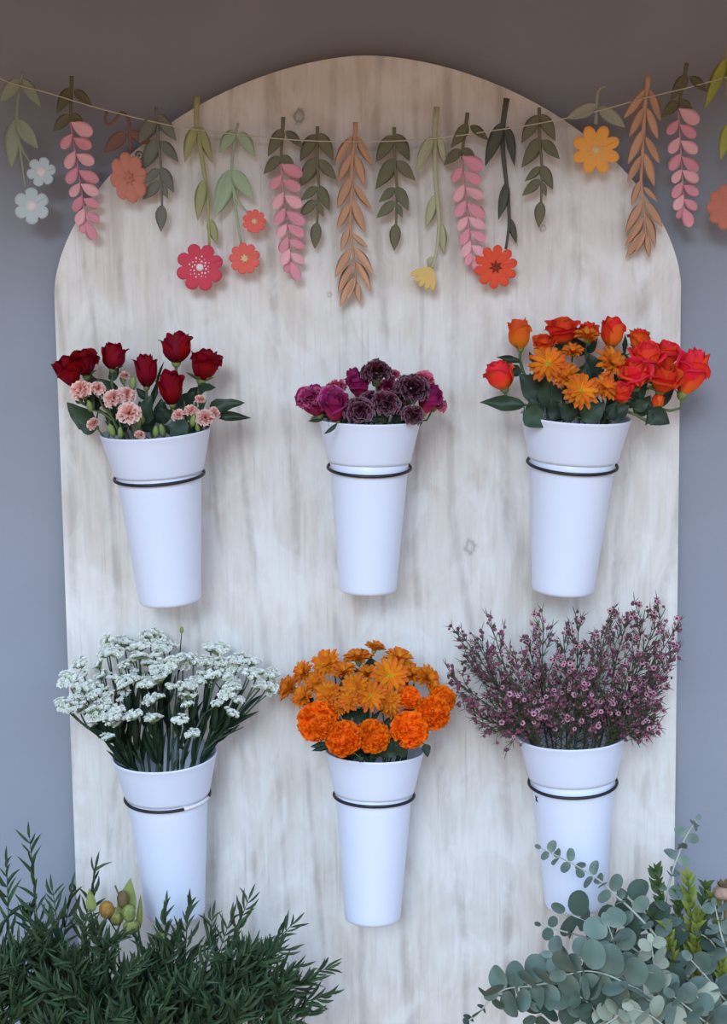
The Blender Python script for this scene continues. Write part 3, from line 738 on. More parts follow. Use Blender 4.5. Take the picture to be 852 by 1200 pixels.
# low leaves that crowd the mouths of the buckets
for key, n in (('A', 16), ('B', 18), ('C', 16), ('E', 46)):
    for i in range(n):
        o, st = rnd.choice(LEAF_OWNERS[key]); b = st[2].lerp(st[3], rnd.random() * 1.0); L = rnd.uniform(.026, .045)
        part('leaf', rnd.choice((L_FERN, L_BROAD)), o, frame(b, Vector((rnd.uniform(-1, 1), rnd.uniform(-.5, .3), rnd.uniform(.3, .9))), TOCAM + rv(.4), L * .45, L, L))

# ================================================================== white statice
def qd(x, y): return (40 + x * .3521, 720 + y * .3521)
M_STAT = mat('white_floret', None, rough=0.75, var=0.05, ramp=[(0, (150, 165, 124)), (0.45, (226, 230, 216)), (1, (246, 246, 240))], trans=0.25, spec=0.1)
M_BRACT = mat('statice_bract', (104, 120, 78), rough=0.7, var=0.2)
M_WING = mat('statice_stem', (62, 82, 62), rough=0.65, var=0.25, hue=0.01)
def floret_cluster(seed):
    q = random.Random(seed); mb = MB()
    for i in range(46):
        x = q.uniform(-1, 1); y = q.uniform(-.75, .75)
        if x * x + (y / .75) ** 2 > 1: continue
        h = .38 * (1 - x * x * .8) + q.uniform(-.06, .1); c = Vector((x, y, h))
        ax = Vector((x * .6, y * .6, 1)) + Vector((q.uniform(-.35, .35), q.uniform(-.35, .35), 0))
        M = frame_z(c, ax.normalized(), (.27, .27, .24), q.uniform(0, 6))
        mb.add(MB().grid(lambda u, v: ((.1 + .9 * v) * (1 if int(round(u * 10)) % 2 else 1 - .3 * v) * math.cos(2 * PI * u), (.1 + .9 * v) * (1 if int(round(u * 10)) % 2 else 1 - .3 * v) * math.sin(2 * PI * u), -.9 * (1 - v) ** 1.2 + (.1 if int(round(u * 10)) % 2 else 0) * v), 10, 2), M)
    return mb.mesh('floret_cluster', M_STAT)
FC = [floret_cluster(s) for s in range(4)]
BRACT = MB().lathe([(0, -.45), (.25, -.32), (.62, -.12), (.82, .02), (.6, .06), (0, .08)], 9).mesh('bract', M_BRACT)
SC = [(85, 295), (145, 275), (155, 165), (165, 200), (160, 240), (110, 220), (115, 312), (150, 310), (190, 310), (215, 170), (220, 205), (245, 95), (240, 132), (272, 130), (300, 95), (330, 120),
      (300, 170), (350, 140), (385, 70), (410, 85), (430, 115), (452, 105), (385, 160), (425, 180), (235, 205), (270, 212), (300, 230), (250, 268), (240, 300), (275, 318), (260, 342), (376, 235), (420, 215),
      (390, 285), (495, 160), (530, 155), (500, 240), (545, 225), (520, 275), (485, 355), (530, 400), (570, 160), (590, 112), (615, 120), (622, 160), (590, 200), (632, 202), (662, 170), (690, 155), (722, 160),
      (745, 195), (790, 202), (655, 235), (640, 265), (670, 250), (680, 288), (655, 330), (722, 205), (780, 238), (245, 410), (205, 332), (395, 350), (330, 340), (270, 365), (340, 215), (460, 165), (405, 135), (205, 250), (185, 270), (355, 110)]
def angle_d(c):
    p = qd(*c); return math.atan2(p[0] - 195, 960 - p[1])
SC.sort(key=angle_d)
groups = [SC[i:i + 3] for i in range(0, len(SC), 3)]
ORD = ['first', 'second', 'third', 'fourth', 'fifth', 'sixth', 'seventh', 'eighth', 'ninth', 'tenth', 'eleventh', 'twelfth', 'thirteenth', 'fourteenth', 'fifteenth', 'sixteenth', 'seventeenth', 'eighteenth', 'nineteenth', 'twentieth']
def ordinal(i, n, what):
    if i == 0: return what + ' furthest left in its bucket'
    if i == n - 1: return what + ' furthest right in its bucket'
    if i < n / 2: return what + ', %s from the left in its bucket' % ORD[i]
    return what + ', %s from the right in its bucket' % ORD[n - 1 - i]
pD = POTS['D']
for gi, g in enumerate(groups):
    tgt = []
    for (x, y) in g:
        low = min(1, max(0, (y - 60) / 300)); Y = -.05 - .15 * low + rnd.uniform(-.02, .02)
        tgt.append(P(*qd(x, y), Y))
    cen = sum(tgt, Vector()) / len(tgt); a = inside('D', cen - pD['C'])
    lat = Vector((cen.x - pD['C'].x, cen.y - pD['C'].y, 0)); lat = lat.normalized() * min(lat.length * .7, pD['R'] * .8)
    rimp = pD['C'] + lat + pD['ax'] * .012
    split = rimp * .5 + cen * .5 - Vector((0, 0, .01))
    o = thing('white_statice', ordinal(gi, len(groups), 'white statice stem'), 'statice', a, 'white statice stems in the lower left bucket')
    mb = MB(); main = spline([a, rimp, split], 6); mb.tube(main, [.0032, .003, .003, .0028, .0026, .0024, .0022], 5)
    for c in tgt:
        ln = (c - split).length
        br = bez(split, split + (split - rimp).normalized() * ln * .5, c, 4); mb.tube(br, [.002, .002, .0018, .0016, .0015], 5)
        ax = (Vector(((c.x - pD['C'].x) * 1.6, -.45, .9)) + rv(.5)).normalized()
        rr = rnd.uniform(9, 14.5) * PM(c.y)
        k = part('floret_cluster', rnd.choice(FC), o, frame_z(c, ax, (rr, rr, rr), rnd.uniform(-.5, .5)))
        part('bract', BRACT, k, frame_z(c, ax, (rr * .95, rr * .72, rr)))
        if rnd.random() < .7:
            b = br[2]; c2 = b + Vector((rnd.uniform(-.03, .03), rnd.uniform(-.03, .01), rnd.uniform(.01, .04))); r2 = rnd.uniform(5, 8) * PM(c2.y)
            mb.tube([b, (b + c2) / 2, c2], .0012, 5)
            k = part('floret_cluster', rnd.choice(FC), o, frame_z(c2, ax, (r2, r2, r2), rnd.uniform(-.5, .5))); part('bract', BRACT, k, frame_z(c2, ax, (r2 * .95, r2 * .72, r2)))
    part('stem', mb.mesh('statice_stem', M_WING), o)
    for i in range(11):
        b = main[rnd.randint(2, 6)]; L = rnd.uniform(.035, .085)
        part('leaf', L_FERN, o, frame(b, (cen - rimp).normalized() + rv(.35), TOCAM + rv(.4), L * .13, L, L))
# thin dark stems and blades that crowd the mouth of the bucket
for i, (tx, ty, lab) in enumerate(((92, 830, 'bare dark statice shoot sticking out low at the left'), (235, 905 - 60, 'bare dark statice shoot rising from the middle of the rim'), (285, 852, 'bare dark statice shoot sticking out low at the right'), (213, 742, 'dark statice bud rising highest above the white heads'))):
    tip = P(tx, ty, -.12 if i < 3 else -.05); a = inside('D', tip - pD['C']); lat = Vector((tip.x - pD['C'].x, 0, 0)) * .55
    if lat.length > pD['R'] * .8: lat = lat.normalized() * pD['R'] * .8
    pts = spline([a, pD['C'] + lat + Vector((0, -.02, .012)), tip], 6)
    o = thing('statice_shoot', lab, 'statice', a)
    part('stem', MB().tube(pts, [.003, .003, .0028, .0024, .002, .0016, .001], 5).mesh('shoot', M_WING), o)
    for k in range(5):
        b = pts[2 + k % 4]; L = rnd.uniform(.02, .04); part('leaf', L_FERN, o, frame(b, (tip - a).normalized() + rv(.5), TOCAM + rv(.4), L * .2, L, L))
    if i == 3: part('bud', BUD, o, frame_z(tip, Vector((0, 0, 1)), (.010, .010, .014)))

# ================================================================== waxflower
M_TWIG = mat('wax_twig', (84, 78, 66), rough=0.7, var=0.2)
M_NEED = mat('wax_needle', (78, 84, 62), rough=0.6, var=0.2)
M_WAXP = mat('wax_petal', None, rough=0.6, var=0.22, hue=0.012, ramp=[(0, (220, 186, 186)), (0.4, (190, 134, 150)), (1, (142, 84, 112))], trans=0.2, spec=0.15)
M_WAXC = mat('wax_cup', (96, 22, 44), rough=0.5, var=0.2)
M_WAXB = mat('wax_bud', (118, 66, 86), rough=0.6, var=0.3)
def wax_blossom():
    mb = MB()
    for k in range(5):
        a = 2 * PI * k / 5
        d = Vector((math.cos(a), math.sin(a), .12))
        mb.add(MB().grid(lambda u, v: ((u * 2 - 1) * .5 * math.sqrt(max(0, 1 - (2 * (.12 + .88 * v) - 1) ** 2)), .3 + v * .7, .15 * v * v), 3, 3), frame(Vector((0, 0, 0)), d, Vector((0, 0, 1)), .75, 1, 1))
    return mb.mesh('wax_blossom', M_WAXP)
WB = wax_blossom()
WCUP = MB().lathe([(.12, -.7), (.30, -.3), (.40, .05), (.36, .10), (.22, -.02), (0, .06)], 8).mesh('wax_cup', M_WAXC)
def wax_branch(i, n, tx, ty, dens, lab):
    p = POTS['F']; Y = rnd.uniform(-.20, -.05) if ty < 800 else rnd.uniform(-.21, -.15)
    tip = P(tx, ty, Y); a = inside('F', tip - p['C'])
    lat = Vector((tip.x - p['C'].x, (tip.y - p['C'].y), 0)); lat = lat.normalized() * min(lat.length * .6, p['R'] * .85)
    main = spline([a, p['C'] + lat + p['ax'] * .01, (p['C'] + lat) * .45 + tip * .55 + rv(.012), tip], 14)
    o = thing('waxflower_branch', lab, 'waxflower', a, 'waxflower branches in the lower right bucket')
    tw = MB().tube(main, [.0024 - .0016 * k / 14 for k in range(15)], 5); nd = MB(); bd = MB(); blossoms = []
    def needles(b, d, k):
        for _ in range(k):
            L = rnd.uniform(.011, .021); dd = (d + rv(.75)).normalized()
            nd.add(MB().tube([Vector(), Vector((0, 0, .5)), Vector((0, 0, 1))], [.035, .05, .01], 3, False), frame_z(b, dd, (L, L, L)))
    ends = [(main[-1], main[-1] - main[-2])]
    for k in range(2, 8):
        for q_ in range(3): needles(main[k].lerp(main[k + 1], q_ / 3), main[k + 1] - main[k], 3)
    for k in range(4, 14):
        for rep in range(2):
            b = main[k]; d0 = (main[k + 1] - main[k]).normalized()
            sd = rv(1); sd = (sd - d0 * sd.dot(d0)).normalized()
            d = (d0 + sd * rnd.uniform(.5, .9)).normalized(); L = rnd.uniform(.03, .062) * (1.25 - k / 22)
            e = b + d * L + Vector((0, 0, .008)); m_ = b + d * L * .5
            tw.tube([b, m_, e], [.0011, .0009, .0006], 4); needles(m_, d, 4); needles(e, d, 2); needles(b, d, 2)
            ends.append((e, d)); e2 = m_ + (d + rv(.7)).normalized() * L * .45
            tw.tube([m_, e2], [.0008, .0005], 4); ends.append((e2, d)); needles(e2, d, 1)
    for e, d in ends:
        x = rnd.random()
        if x < dens * .72:
            blossoms.append((e, (d.normalized() * .5 + Vector((rnd.uniform(-.5, .5), -1.0, .35))).normalized()))
            if rnd.random() < .4: blossoms.append((e + rv(.009), (d.normalized() * .5 + Vector((rnd.uniform(-.6, .6), -.8, .5))).normalized()))
        else:
            for _ in range(rnd.randint(1, 3)): bd.ball(e + rv(.005), rnd.uniform(.0022, .0040), 6, 4)
    part('twig', tw.mesh('twig', M_TWIG), o)
    part('needles', nd.mesh('needles', M_NEED), o, kind='stuff')
    if bd.v: part('buds', bd.mesh('buds', M_WAXB), o, kind='stuff')
    for e, d in blossoms:
        r = rnd.uniform(2.4, 4.6) * PM(e.y)
        k = part('blossom', WB, o, frame_z(e, d, (r, r, r), rnd.uniform(0, 6))); part('cup', WCUP, k, frame_z(e, d, (r, r, r)))
WT = [(527, 792, 0), (537, 738, .05), (547, 772, .05), (562, 748, .1), (577, 736, .1), (552, 832, .1), (583, 850, .2), (603, 762, .45), (617, 748, .45), (637, 728, .5), (660, 742, .5), (678, 726, .5), (700, 746, .5),
      (715, 716, .5), (735, 726, .6), (756, 714, .65), (780, 713, .65), (795, 732, .6), (792, 762, .6), (772, 792, .4), (760, 828, .35), (752, 852, .3), (628, 790, .6), (700, 785, .6), (680, 815, .75), (650, 828, .75), (722, 822, .7), (668, 775, .6), (745, 768, .6), (600, 815, .4)]
WT.sort(key=lambda q: math.atan2(q[0] - 670, 940 - q[1]))
for i, (tx, ty, dn) in enumerate(WT): wax_branch(i, len(WT), tx, ty, dn, ordinal(i, len(WT), 'mauve waxflower branch'))

# ================================================================== paper garland
STR_Y = -0.036
SP = [(-40, 62), (0, 92), (60, 110), (120, 128), (190, 145), (232, 152), (331, 163), (416, 166), (500, 163), (592, 151), (640, 143), (697, 131), (755, 115), (805, 103), (852, 90), (900, 74)]
M_STRING = mat('cream_twine', (196, 190, 165), rough=0.8)
spw = [P(x, y, STR_Y - .004) for x, y in SP]
spw = [Vector((spw[0].x - .06, WALL_Y, spw[0].z + .04))] + spw + [Vector((spw[-1].x + .06, WALL_Y, spw[-1].z + .03))]
solo('garland_string', MB().tube(spline(spw, 120), 0.0013, 6).mesh('garland_string', M_STRING), 'thin cream string sagging across the arch, carrying the paper flowers', 'string')
def paper(name, c, var=0.05, k=None):
    k = .20 if k is None else k; c = tuple(v * (1 - k) + w_ * k for v, w_ in zip(c, (206, 210, 222)))
    return mat(name, c, rough=0.8, var=var, spec=0.1, mottle=0.03, mscale=80)
MP = dict(olive=paper('olive_paper', (92, 88, 58)), darkolive=paper('dark_olive_paper', (84, 78, 46)), sage=paper('sage_paper', (138, 148, 118)), greysage=paper('grey_sage_paper', (98, 98, 82)), mint=paper('mint_paper', (150, 172, 130)),
          lime=paper('lime_paper', (152, 152, 92)), limeb=paper('bright_lime_paper', (158, 160, 52)), pale=paper('pale_green_paper', (172, 170, 126)), black=paper('dark_green_paper', (62, 62, 46)), tan=paper('tan_paper', (196, 140, 100), .08),
          brown=paper('brown_paper', (112, 68, 54)), palesage=paper('pale_sage_paper', (152, 150, 126)),
          pinkl=paper('light_pink_paper', (236, 164, 168)), pinkd=paper('deep_pink_paper', (220, 132, 144)), crimson=paper('crimson_paper', (198, 62, 80), k=.07), coral=paper('coral_paper', (226, 100, 88), k=.07), red=paper('orange_red_paper', (226, 78, 48), k=.07),
          yellow=paper('yellow_paper', (214, 180, 104), k=.07), orange=paper('orange_paper', (244, 166, 74), k=.07), terra=paper('terracotta_paper', (200, 112, 88)), blue=paper('pale_blue_paper', (182, 200, 200)), white=paper('white_paper', (238, 228, 222)), cream=paper('cream_paper', (232, 196, 130)),
          dred=paper('dark_red_paper', (128, 40, 26), k=.07), coppr=paper('copper_paper', (190, 96, 68)))
_pl = {}
def paper_leaf(c, shape):
    if (c, shape) not in _pl:
        prof = {'o': ovate, 'l': lance, 'd': drop}[shape]
        _pl[c, shape] = [leaf_mesh('paper_' + c, MP[c], prof, thick=.012, fold=f, droop=d, nv=8, nu=4) for f, d in ((.12, .10), (.22, -.10), (.05, .2))]
    return rnd.choice(_pl[c, shape])
def pl(o, name, c, shape, b, t, ratio, Y=STR_Y, tilt=.35):
    B = P(*b, Y); T = P(*t, Y + rnd.uniform(-.008, .006)); L = (T - B).length
    return part(name, paper_leaf(c, shape), o, frame(B, T - B, Vector((rnd.uniform(-tilt, tilt), -1, rnd.uniform(-tilt, tilt))), L * ratio, L, L))
def pstem(o, c, pts, w0, w1, Y=STR_Y, name='stem'):
    W = [P(x, y, Y) for x, y in pts]; sp = spline(W, 12)
    def fn(u, v):
        k = v * 12; i = min(11, int(k)); p = sp[i].lerp(sp[i + 1], k - i); d = (sp[min(12, i + 1)] - sp[max(0, i)]).normalized()
        n = Vector((d.z, 0, -d.x)); wd = (w0 + (w1 - w0) * v) * PM(Y)
        return p + n * (u - .5) * wd + Vector((0, -.0012 * math.sin(PI * u), 0))
    return part(name, MB().grid(fn, 2, 14, .0009).mesh('paper_stem', MP[c]), o)
def scallop(n, depth, c, cup=.10, power=.6):
    def fn(u, v):
        a = 2 * PI * u; k = abs(math.cos(n * a / 2)) ** power
        r = v * (1 - depth * (1 - k) * v ** 1.5)
        return (r * math.cos(a), r * math.sin(a), cup * v * v * (k - .3) + .03)
    return MB().grid(lambda u, v: fn(u, .02 + .98 * v), n * 8, 6, .02).mesh('paper_bloom_' + c, MP[c])
def bloom(o, c, n, depth, px, py, rpx, spin=0.0, sqx=1.0, Y=STR_Y - .006, cup=.10, tilt=(0, 0), power=.6, name='bloom'):
    r = rpx * PM(Y); ce = P(px, py, Y)
    z = Vector((tilt[0], -1, tilt[1])).normalized()
    M = frame(ce, Vector((0, 0, 1)), z, r * sqx, r, r) @ Matrix.Rotation(spin, 4, 'Z')
    return part(name, scallop(n, depth, c, cup, power), o, M), M
def dotcentre(b, M, c, kind):
    q = random.Random(5); mb = MB()
    if kind == 'disk': mb.lathe([(.30, .02), (.29, .06), (.0, .07)], 16)
    elif kind == 'dots':
        mb.lathe([(.16, .03), (.15, .07), (0, .08)], 12)
        for k in range(26):
            a = k * 2.4; r = .22 + .26 * (k / 26); s = q.uniform(.025, .05)
            mb.ball((r * math.cos(a), r * math.sin(a), .06), s, 6, 4, (1, 1, .5))
    elif kind == 'star':
        mb.grid(lambda u, v: ((.02 + v * (.30 if int(round(u * 14)) % 2 else .13)) * math.cos(2 * PI * u), (.02 + v * (.30 if int(round(u * 14)) % 2 else .13)) * math.sin(2 * PI * u), .07 + .02 * (1 - v)), 14, 2, .03)
    part('centre', mb.mesh('paper_centre', MP[c]), b, M)
def q1(x, y): return (x * .2582, 40 + y * .2582)
def q2(x, y): return (180 + x * .3052, 90 + y * .3052)
def q3(x, y): return (420 + x * .3052, 90 + y * .3052)
def q4(x, y): return (640 + x * .2488, 40 + y * .2488)
GG = 'paper flower sprigs on the garland'
def sprig(label, at, name='paper_sprig'): return thing(name, label, 'paper sprig', P(*at, STR_Y), GG)

# wisterias: a dark leafy top and two rows of pink teardrop petals
def wisteria(label, top, a, b, leafc, c1='pinkl', c2='pinkd'):
    o = sprig(label, top)
    ax, ay = a; bx, by = b; L = math.hypot(bx - ax, by - ay); ux, uy = (bx - ax) / L, (by - ay) / L; nx, ny = uy, -ux   # n points right
    def at(s, k): return (ax + ux * s * L + nx * k * L, ay + uy * s * L + ny * k * L)
    pstem(o, leafc, [top, ((top[0] * 1.2 + ax * .8) / 2, (top[1] * 1.2 + ay * .8) / 2), (ax, ay)], 5, 3)
    h = ay - top[1]
    pl(o, 'leaf', leafc, 'o', (top[0], top[1] + h * .25), (top[0] - 19, top[1] + h * .82), .42)
    pl(o, 'leaf', leafc, 'o', (top[0] + 3, top[1] + h * .30), (top[0] + 24, top[1] + h * .66), .42)
    pl(o, 'leaf', leafc, 'o', (ax - 1, ay - h * .16), (ax - 21, ay + 11), .48)
    pl(o, 'leaf', leafc, 'o', (ax + 1, ay - h * .18), (ax + 17, ay + 4), .52)
    pstem(o, c2, [at(s, 0) for s in (0, .3, .6, .95)], 2.2, 1.6, STR_Y + .001, 'petal_stem')
    tab = [(0.0, 1, .24, .12), (.10, -1, .15, .10), (.14, 1, .20, .10), (.25, -1, .14, .12), (.28, 1, .20, .10), (.39, -1, .14, .12), (.42, 1, .20, .12), (.53, -1, .13, .10), (.54, 1, .19, .10), (.64, -1, .12, .12), (.67, 1, .18, .08), (.75, -1, .11, .12), (.79, 1, .15, .09), (.85, -1, .08, .10), (.87, 1, .06, .15)]
    for i, (s, sd, dx, dy) in enumerate(tab):
        c = c2 if (i % 4 in (1, 2) or rnd.random() < .15) else c1
        pl(o, 'petal', c, 'd', at(s, 0), at(s + dy * 1.12, sd * dx * .72), .60, STR_Y - .004 - .002 * (sd > 0), .3)
wisteria('pink paper wisteria hanging left of the board, over the grey wall', (84, 89), (82.5, 143), (104, 277), 'darkolive')
wisteria('pink paper wisteria beside the two small coral flowers', (332, 137), (329, 192), (343, 324), 'olive')
wisteria('pink paper wisteria whose tip touches the orange-red flower', (548, 132), (541, 183), (555, 315), 'darkolive')
wisteria('pink paper wisteria hanging right of the board', (805, 74), (795, 127), (803, 261), 'darkolive')

# leafy sprigs
LEAFY = [(-.01, .065, -.15, .285), (.015, .055, .14, .27), (.01, .25, -.135, .505), (.025, .27, .175, .43), (.01, .49, -.12, .61), (.02, .48, .12, .68), (.01, .60, -.14, .735), (.02, .62, .07, .735)]
def leafy(label, top, tip, c, w_=.44):
    o = sprig(label, top); L = math.hypot(tip[0] - top[0], tip[1] - top[1]); ux, uy = (tip[0] - top[0]) / L, (tip[1] - top[1]) / L; nx, ny = uy, -ux
    def at(k, s): return (top[0] + ux * s * L + nx * k * L, top[1] + uy * s * L + ny * k * L)
    pstem(o, c, [at(0, 0), at(.005, .25), at(.025, .5), at(.02, .79)], 4.2, 2.6)
    for bk, bs, tk, ts in LEAFY: pl(o, 'leaf', c, 'o', at(bk, bs), at(tk, ts), w_)
    pl(o, 'leaf', c, 'o', at(.02, .78), at(0, 1.0), .44)
leafy('grey green leafy paper sprig left of the lime one', (183, 126), (188, 272), 'greysage')
leafy('olive leafy paper sprig between wisteria and the long tan frond', (372, 148), (368, 292), 'olive')
leafy('olive leafy paper sprig right of the long tan frond', (462, 149), (461, 294), 'olive')
leafy('olive leafy paper sprig between the orange-red and the orange flowers', (632, 126), (631, 267), 'olive')

# long tan fronds
def frond(label, conv):
    o = sprig(label, conv(478, 195))
    pstem(o, 'tan', [conv(x, y) for x, y in ((480, 195), (478, 255), (465, 330), (455, 550), (446, 700), (460, 790), (472, 960))], 6, 2)
    for bx, by, tx, ty in ((465, 262, 373, 398), (488, 262, 549, 402), (460, 345, 393, 480), (478, 350, 521, 495), (458, 450, 385, 605), (470, 485, 533, 608), (448, 575, 384, 702), (462, 560, 513, 718), (442, 690, 400, 805), (458, 720, 527, 788),
                           (452, 790, 375, 930), (464, 785, 545, 912), (458, 860, 378, 1000), (470, 850, 531, 995), (458, 930, 382, 1058), (466, 930, 425, 1030), (474, 945, 486, 1052)):
        pl(o, 'leaf', 'tan', 'l', conv(bx, by), conv(tx, ty), .30, tilt=.6)
frond('long tan paper frond hanging over the right shoulder of the board', q4)
frond('long tan paper frond in the middle of the garland', lambda x, y: (416 + (x - 478) * .2488 + (y - 195) * .004, 143 + (y - 195) * .2488))

# long sprigs with few leaves and a flower at the end
def longsprig(label, conv, c, leaves, stem, w0, w1, top):
    o = sprig(label, top); pstem(o, c, [conv(x, y) for x, y in stem], w0, w1)
    for bx, by, tx, ty, rt in leaves: pl(o, 'leaf', c, 'o', conv(bx, by), conv(tx, ty), rt)
    return o
o = longsprig('dark green paper sprig ending in an orange-red flower', q3, 'black', ((552, 175, 485, 342, .30), (572, 190, 598, 346, .24), (568, 405, 533, 548, .30), (585, 545, 605, 643, .30)), ((570, 82), (553, 200), (556, 300), (570, 420), (580, 550), (566, 662)), 7, 3, q3(570, 85))
b, M = bloom(o, 'red', 10, .32, *q3(527, 730), 25.5, .2); dotcentre(b, M, 'dred', 'star')
o = longsprig('pale green paper sprig ending in a small yellow tulip', q3, 'pale', ((285, 225, 220, 376, .30), (308, 225, 335, 352, .26), (297, 450, 263, 585, .32), (312, 560, 335, 680, .34), (285, 690, 268, 735, .7)), ((302, 115), (291, 240), (298, 420), (311, 560), (297, 690), (280, 735)), 7, 3, q3(303, 115))
def tulip():
    Y = STR_Y - .006; c = P(*q3(285, 732), Y); r = 27 * PM(Y)
    def fn(u, v):
        a = R(-36) + R(96) * (u - .5) * (1.25 - .3 * v); k = abs(math.sin(5 * PI * u)) ** .6
        rr = (.05 + .95 * v) * (1 - .24 * (1 - k) * v ** 3)
        return (rr * math.sin(a - R(0)), -rr * math.cos(a), .06 * v * v)
    M = frame(c, Vector((0, 0, 1)), Vector((0, -1, 0)), r, r, r)
    part('tulip_bloom', MB().grid(fn, 30, 6, .03).mesh('tulip_bloom', MP['yellow']), o, M)
tulip()
o = longsprig('lime paper sprig ending in a crimson flower with a white dotted centre', q2, 'lime', ((162, 190, 113, 328, .34), (180, 190, 216, 332, .30), (193, 395, 165, 552, .30), (215, 545, 240, 645, .40)), ((168, 75), (165, 185), (190, 340), (208, 470), (214, 655)), 7, 3, q2(168, 75))
b, M = bloom(o, 'crimson', 8, .28, *q2(178, 732), 28, .3); dotcentre(b, M, 'white', 'dots')
o = longsprig('bright lime paper sprig with a copper flower, cut off at the right edge', q4, 'limeb', ((845, 120, 745, 348, .26), (860, 120, 905, 330, .26), (860, 420, 823, 592, .34), (875, 560, 905, 700, .34), (865, 740, 822, 775, .9)), ((868, 25), (855, 150), (862, 300), (872, 450), (876, 600), (868, 760)), 7, 3, q4(850, 45))
b, M = bloom(o, 'coppr', 10, .2, *q4(862, 815), 27, 0)
# sprigs with two big lower leaves and two small flowers
def mintsprig(label, conv, c, leaves, stem, branch, fl, fc, cc, n, depth, kind):
    o = sprig(label, conv(*stem[0])); pstem(o, c, [conv(x, y) for x, y in stem], 3, 3)
    pstem(o, c, [conv(x, y) for x, y in branch], 3, 2.4, name='side_stem')
    for bx, by, tx, ty, rt in leaves: pl(o, 'leaf', c, 'o', conv(bx, by), conv(tx, ty), rt)
    for x, y, r, sp in fl:
        b, M = bloom(o, fc, n, depth, *conv(x, y), r, sp, power=.45 if n < 7 else .6); dotcentre(b, M, cc, kind)
mintsprig('mint green paper sprig with two small coral flowers', q2, 'mint', ((312, 205, 243, 288, .5), (330, 212, 390, 304, .46), (298, 355, 238, 542, .40), (306, 358, 384, 468, .46)), ((325, 178), (312, 240), (300, 360), (312, 480), (336, 640)), ((304, 400), (320, 470), (372, 535)), ((387, 555, 14, 0), (350, 698, 18.5, .3)), 'coral', 'cream', 9, .22, 'star')
mintsprig('sage paper sprig with two pale blue flowers at the left edge', q1, 'sage', ((85, 205, 0, 305, .5), (105, 205, 184, 325, .42), (72, 390, 38, 605, .42), (80, 388, 176, 522, .46)), ((104, 170), (86, 250), (76, 390), (88, 500), (118, 705)), ((80, 440), (100, 520), (150, 600)), ((188, 625, 17, .2), (145, 780, 21, .5)), 'blue', 'white', 6, .34, 'disk')
# single flowers
o = sprig('terracotta paper flower with brown leaves and a hooked stem', q1(560, 350))
pl(o, 'leaf', 'brown', 'o', q1(572, 445), q1(467, 540), .46); pl(o, 'leaf', 'brown', 'o', q1(585, 440), q1(695, 505), .40)
pstem(o, 'brown', [q1(x, y) for x, y in ((592, 540), (588, 440), (584, 385), (555, 352), (525, 385), (492, 415), (475, 385), (488, 352))], 4, 3.2)
b, M = bloom(o, 'terra', 8, .2, *q1(585, 652), 29.5, .15, .73, tilt=(.3, 0)); dotcentre(b, M, 'coppr', 'star')
o = sprig('orange yellow paper flower with pale sage leaves near the right shoulder', q4(240, 330))
pl(o, 'leaf', 'palesage', 'o', q4(238, 335), q4(92, 402), .42, tilt=.15); pl(o, 'leaf', 'palesage', 'o', q4(250, 345), q4(376, 437), .46, tilt=.15)
pstem(o, 'palesage', [q4(x, y) for x, y in ((235, 425), (238, 330), (245, 270), (262, 250), (285, 245))], 4, 2.4)
b, M = bloom(o, 'orange', 8, .36, *q4(234, 545), 28.5, .39, power=.75); dotcentre(b, M, 'cream', 'dots')

# ================================================================== dark narrow-leaved greenery, lower left
M_GRN = mat('narrow_foliage', (72, 92, 62), rough=0.5, var=0.35, hue=0.012, trans=0.12, spec=0.3)
M_GRNS = mat('narrow_foliage_stem', (66, 78, 54), rough=0.6, var=0.2)
GL = [leaf_mesh('narrow_foliage_leaf', M_GRN, lance, fold=.35, droop=d, nv=5, nu=2) for d in (.05, .18, .32)]
def green_sprig(tip, base, Y0, Y1, label, group, n=13, size=1.0, bend=0.0):
    a = P(*base, Y0); b = P(*tip, Y1); L = (b - a).length
    mid = a * .45 + b * .55 + Vector((bend * L, rnd.uniform(-.03, .0), (.12 + .5 * abs(bend)) * L))
    st = bez(a, mid, b, 14)
    o = thing('leafy_sprig', label, 'sprig', a, group)
    part('stem', MB().tube(st, [.0022 - .0015 * k / 14 for k in range(15)], 5).mesh('sprig_stem', M_GRNS), o)
    ph = rnd.uniform(0, 6)
    for k in range(n):
        s = .30 + .70 * (k + .5) / n; x = s * 14; i = min(13, int(x)); p = st[i].lerp(st[i + 1], x - i); d = (st[i + 1] - st[i]).normalized()
        for sd in (0, PI):
            aa = ph + k * .35 + sd + rnd.uniform(-.6, .6)
            u = d.orthogonal().normalized(); v = d.cross(u)
            dd = d * rnd.uniform(.7, 1.4) + (u * math.cos(aa) + v * math.sin(aa)) * rnd.uniform(.55, .95)
            ln = rnd.uniform(.036, .060) * size * (1.0 - .35 * max(0, s - .75) / .25)
            part('leaf', rnd.choice(GL), o, frame(p, dd, TOCAM + rv(.8), ln * .135, ln, ln))
    ln = .035 * size; part('leaf', GL[0], o, frame(st[-1], st[-1] - st[-2], TOCAM, ln * .16, ln, ln))
GLN = 'dark narrow-leaved sprigs at the lower left'
MASS = 'dark green narrow-leaved sprig in the thick of the lower left greenery'
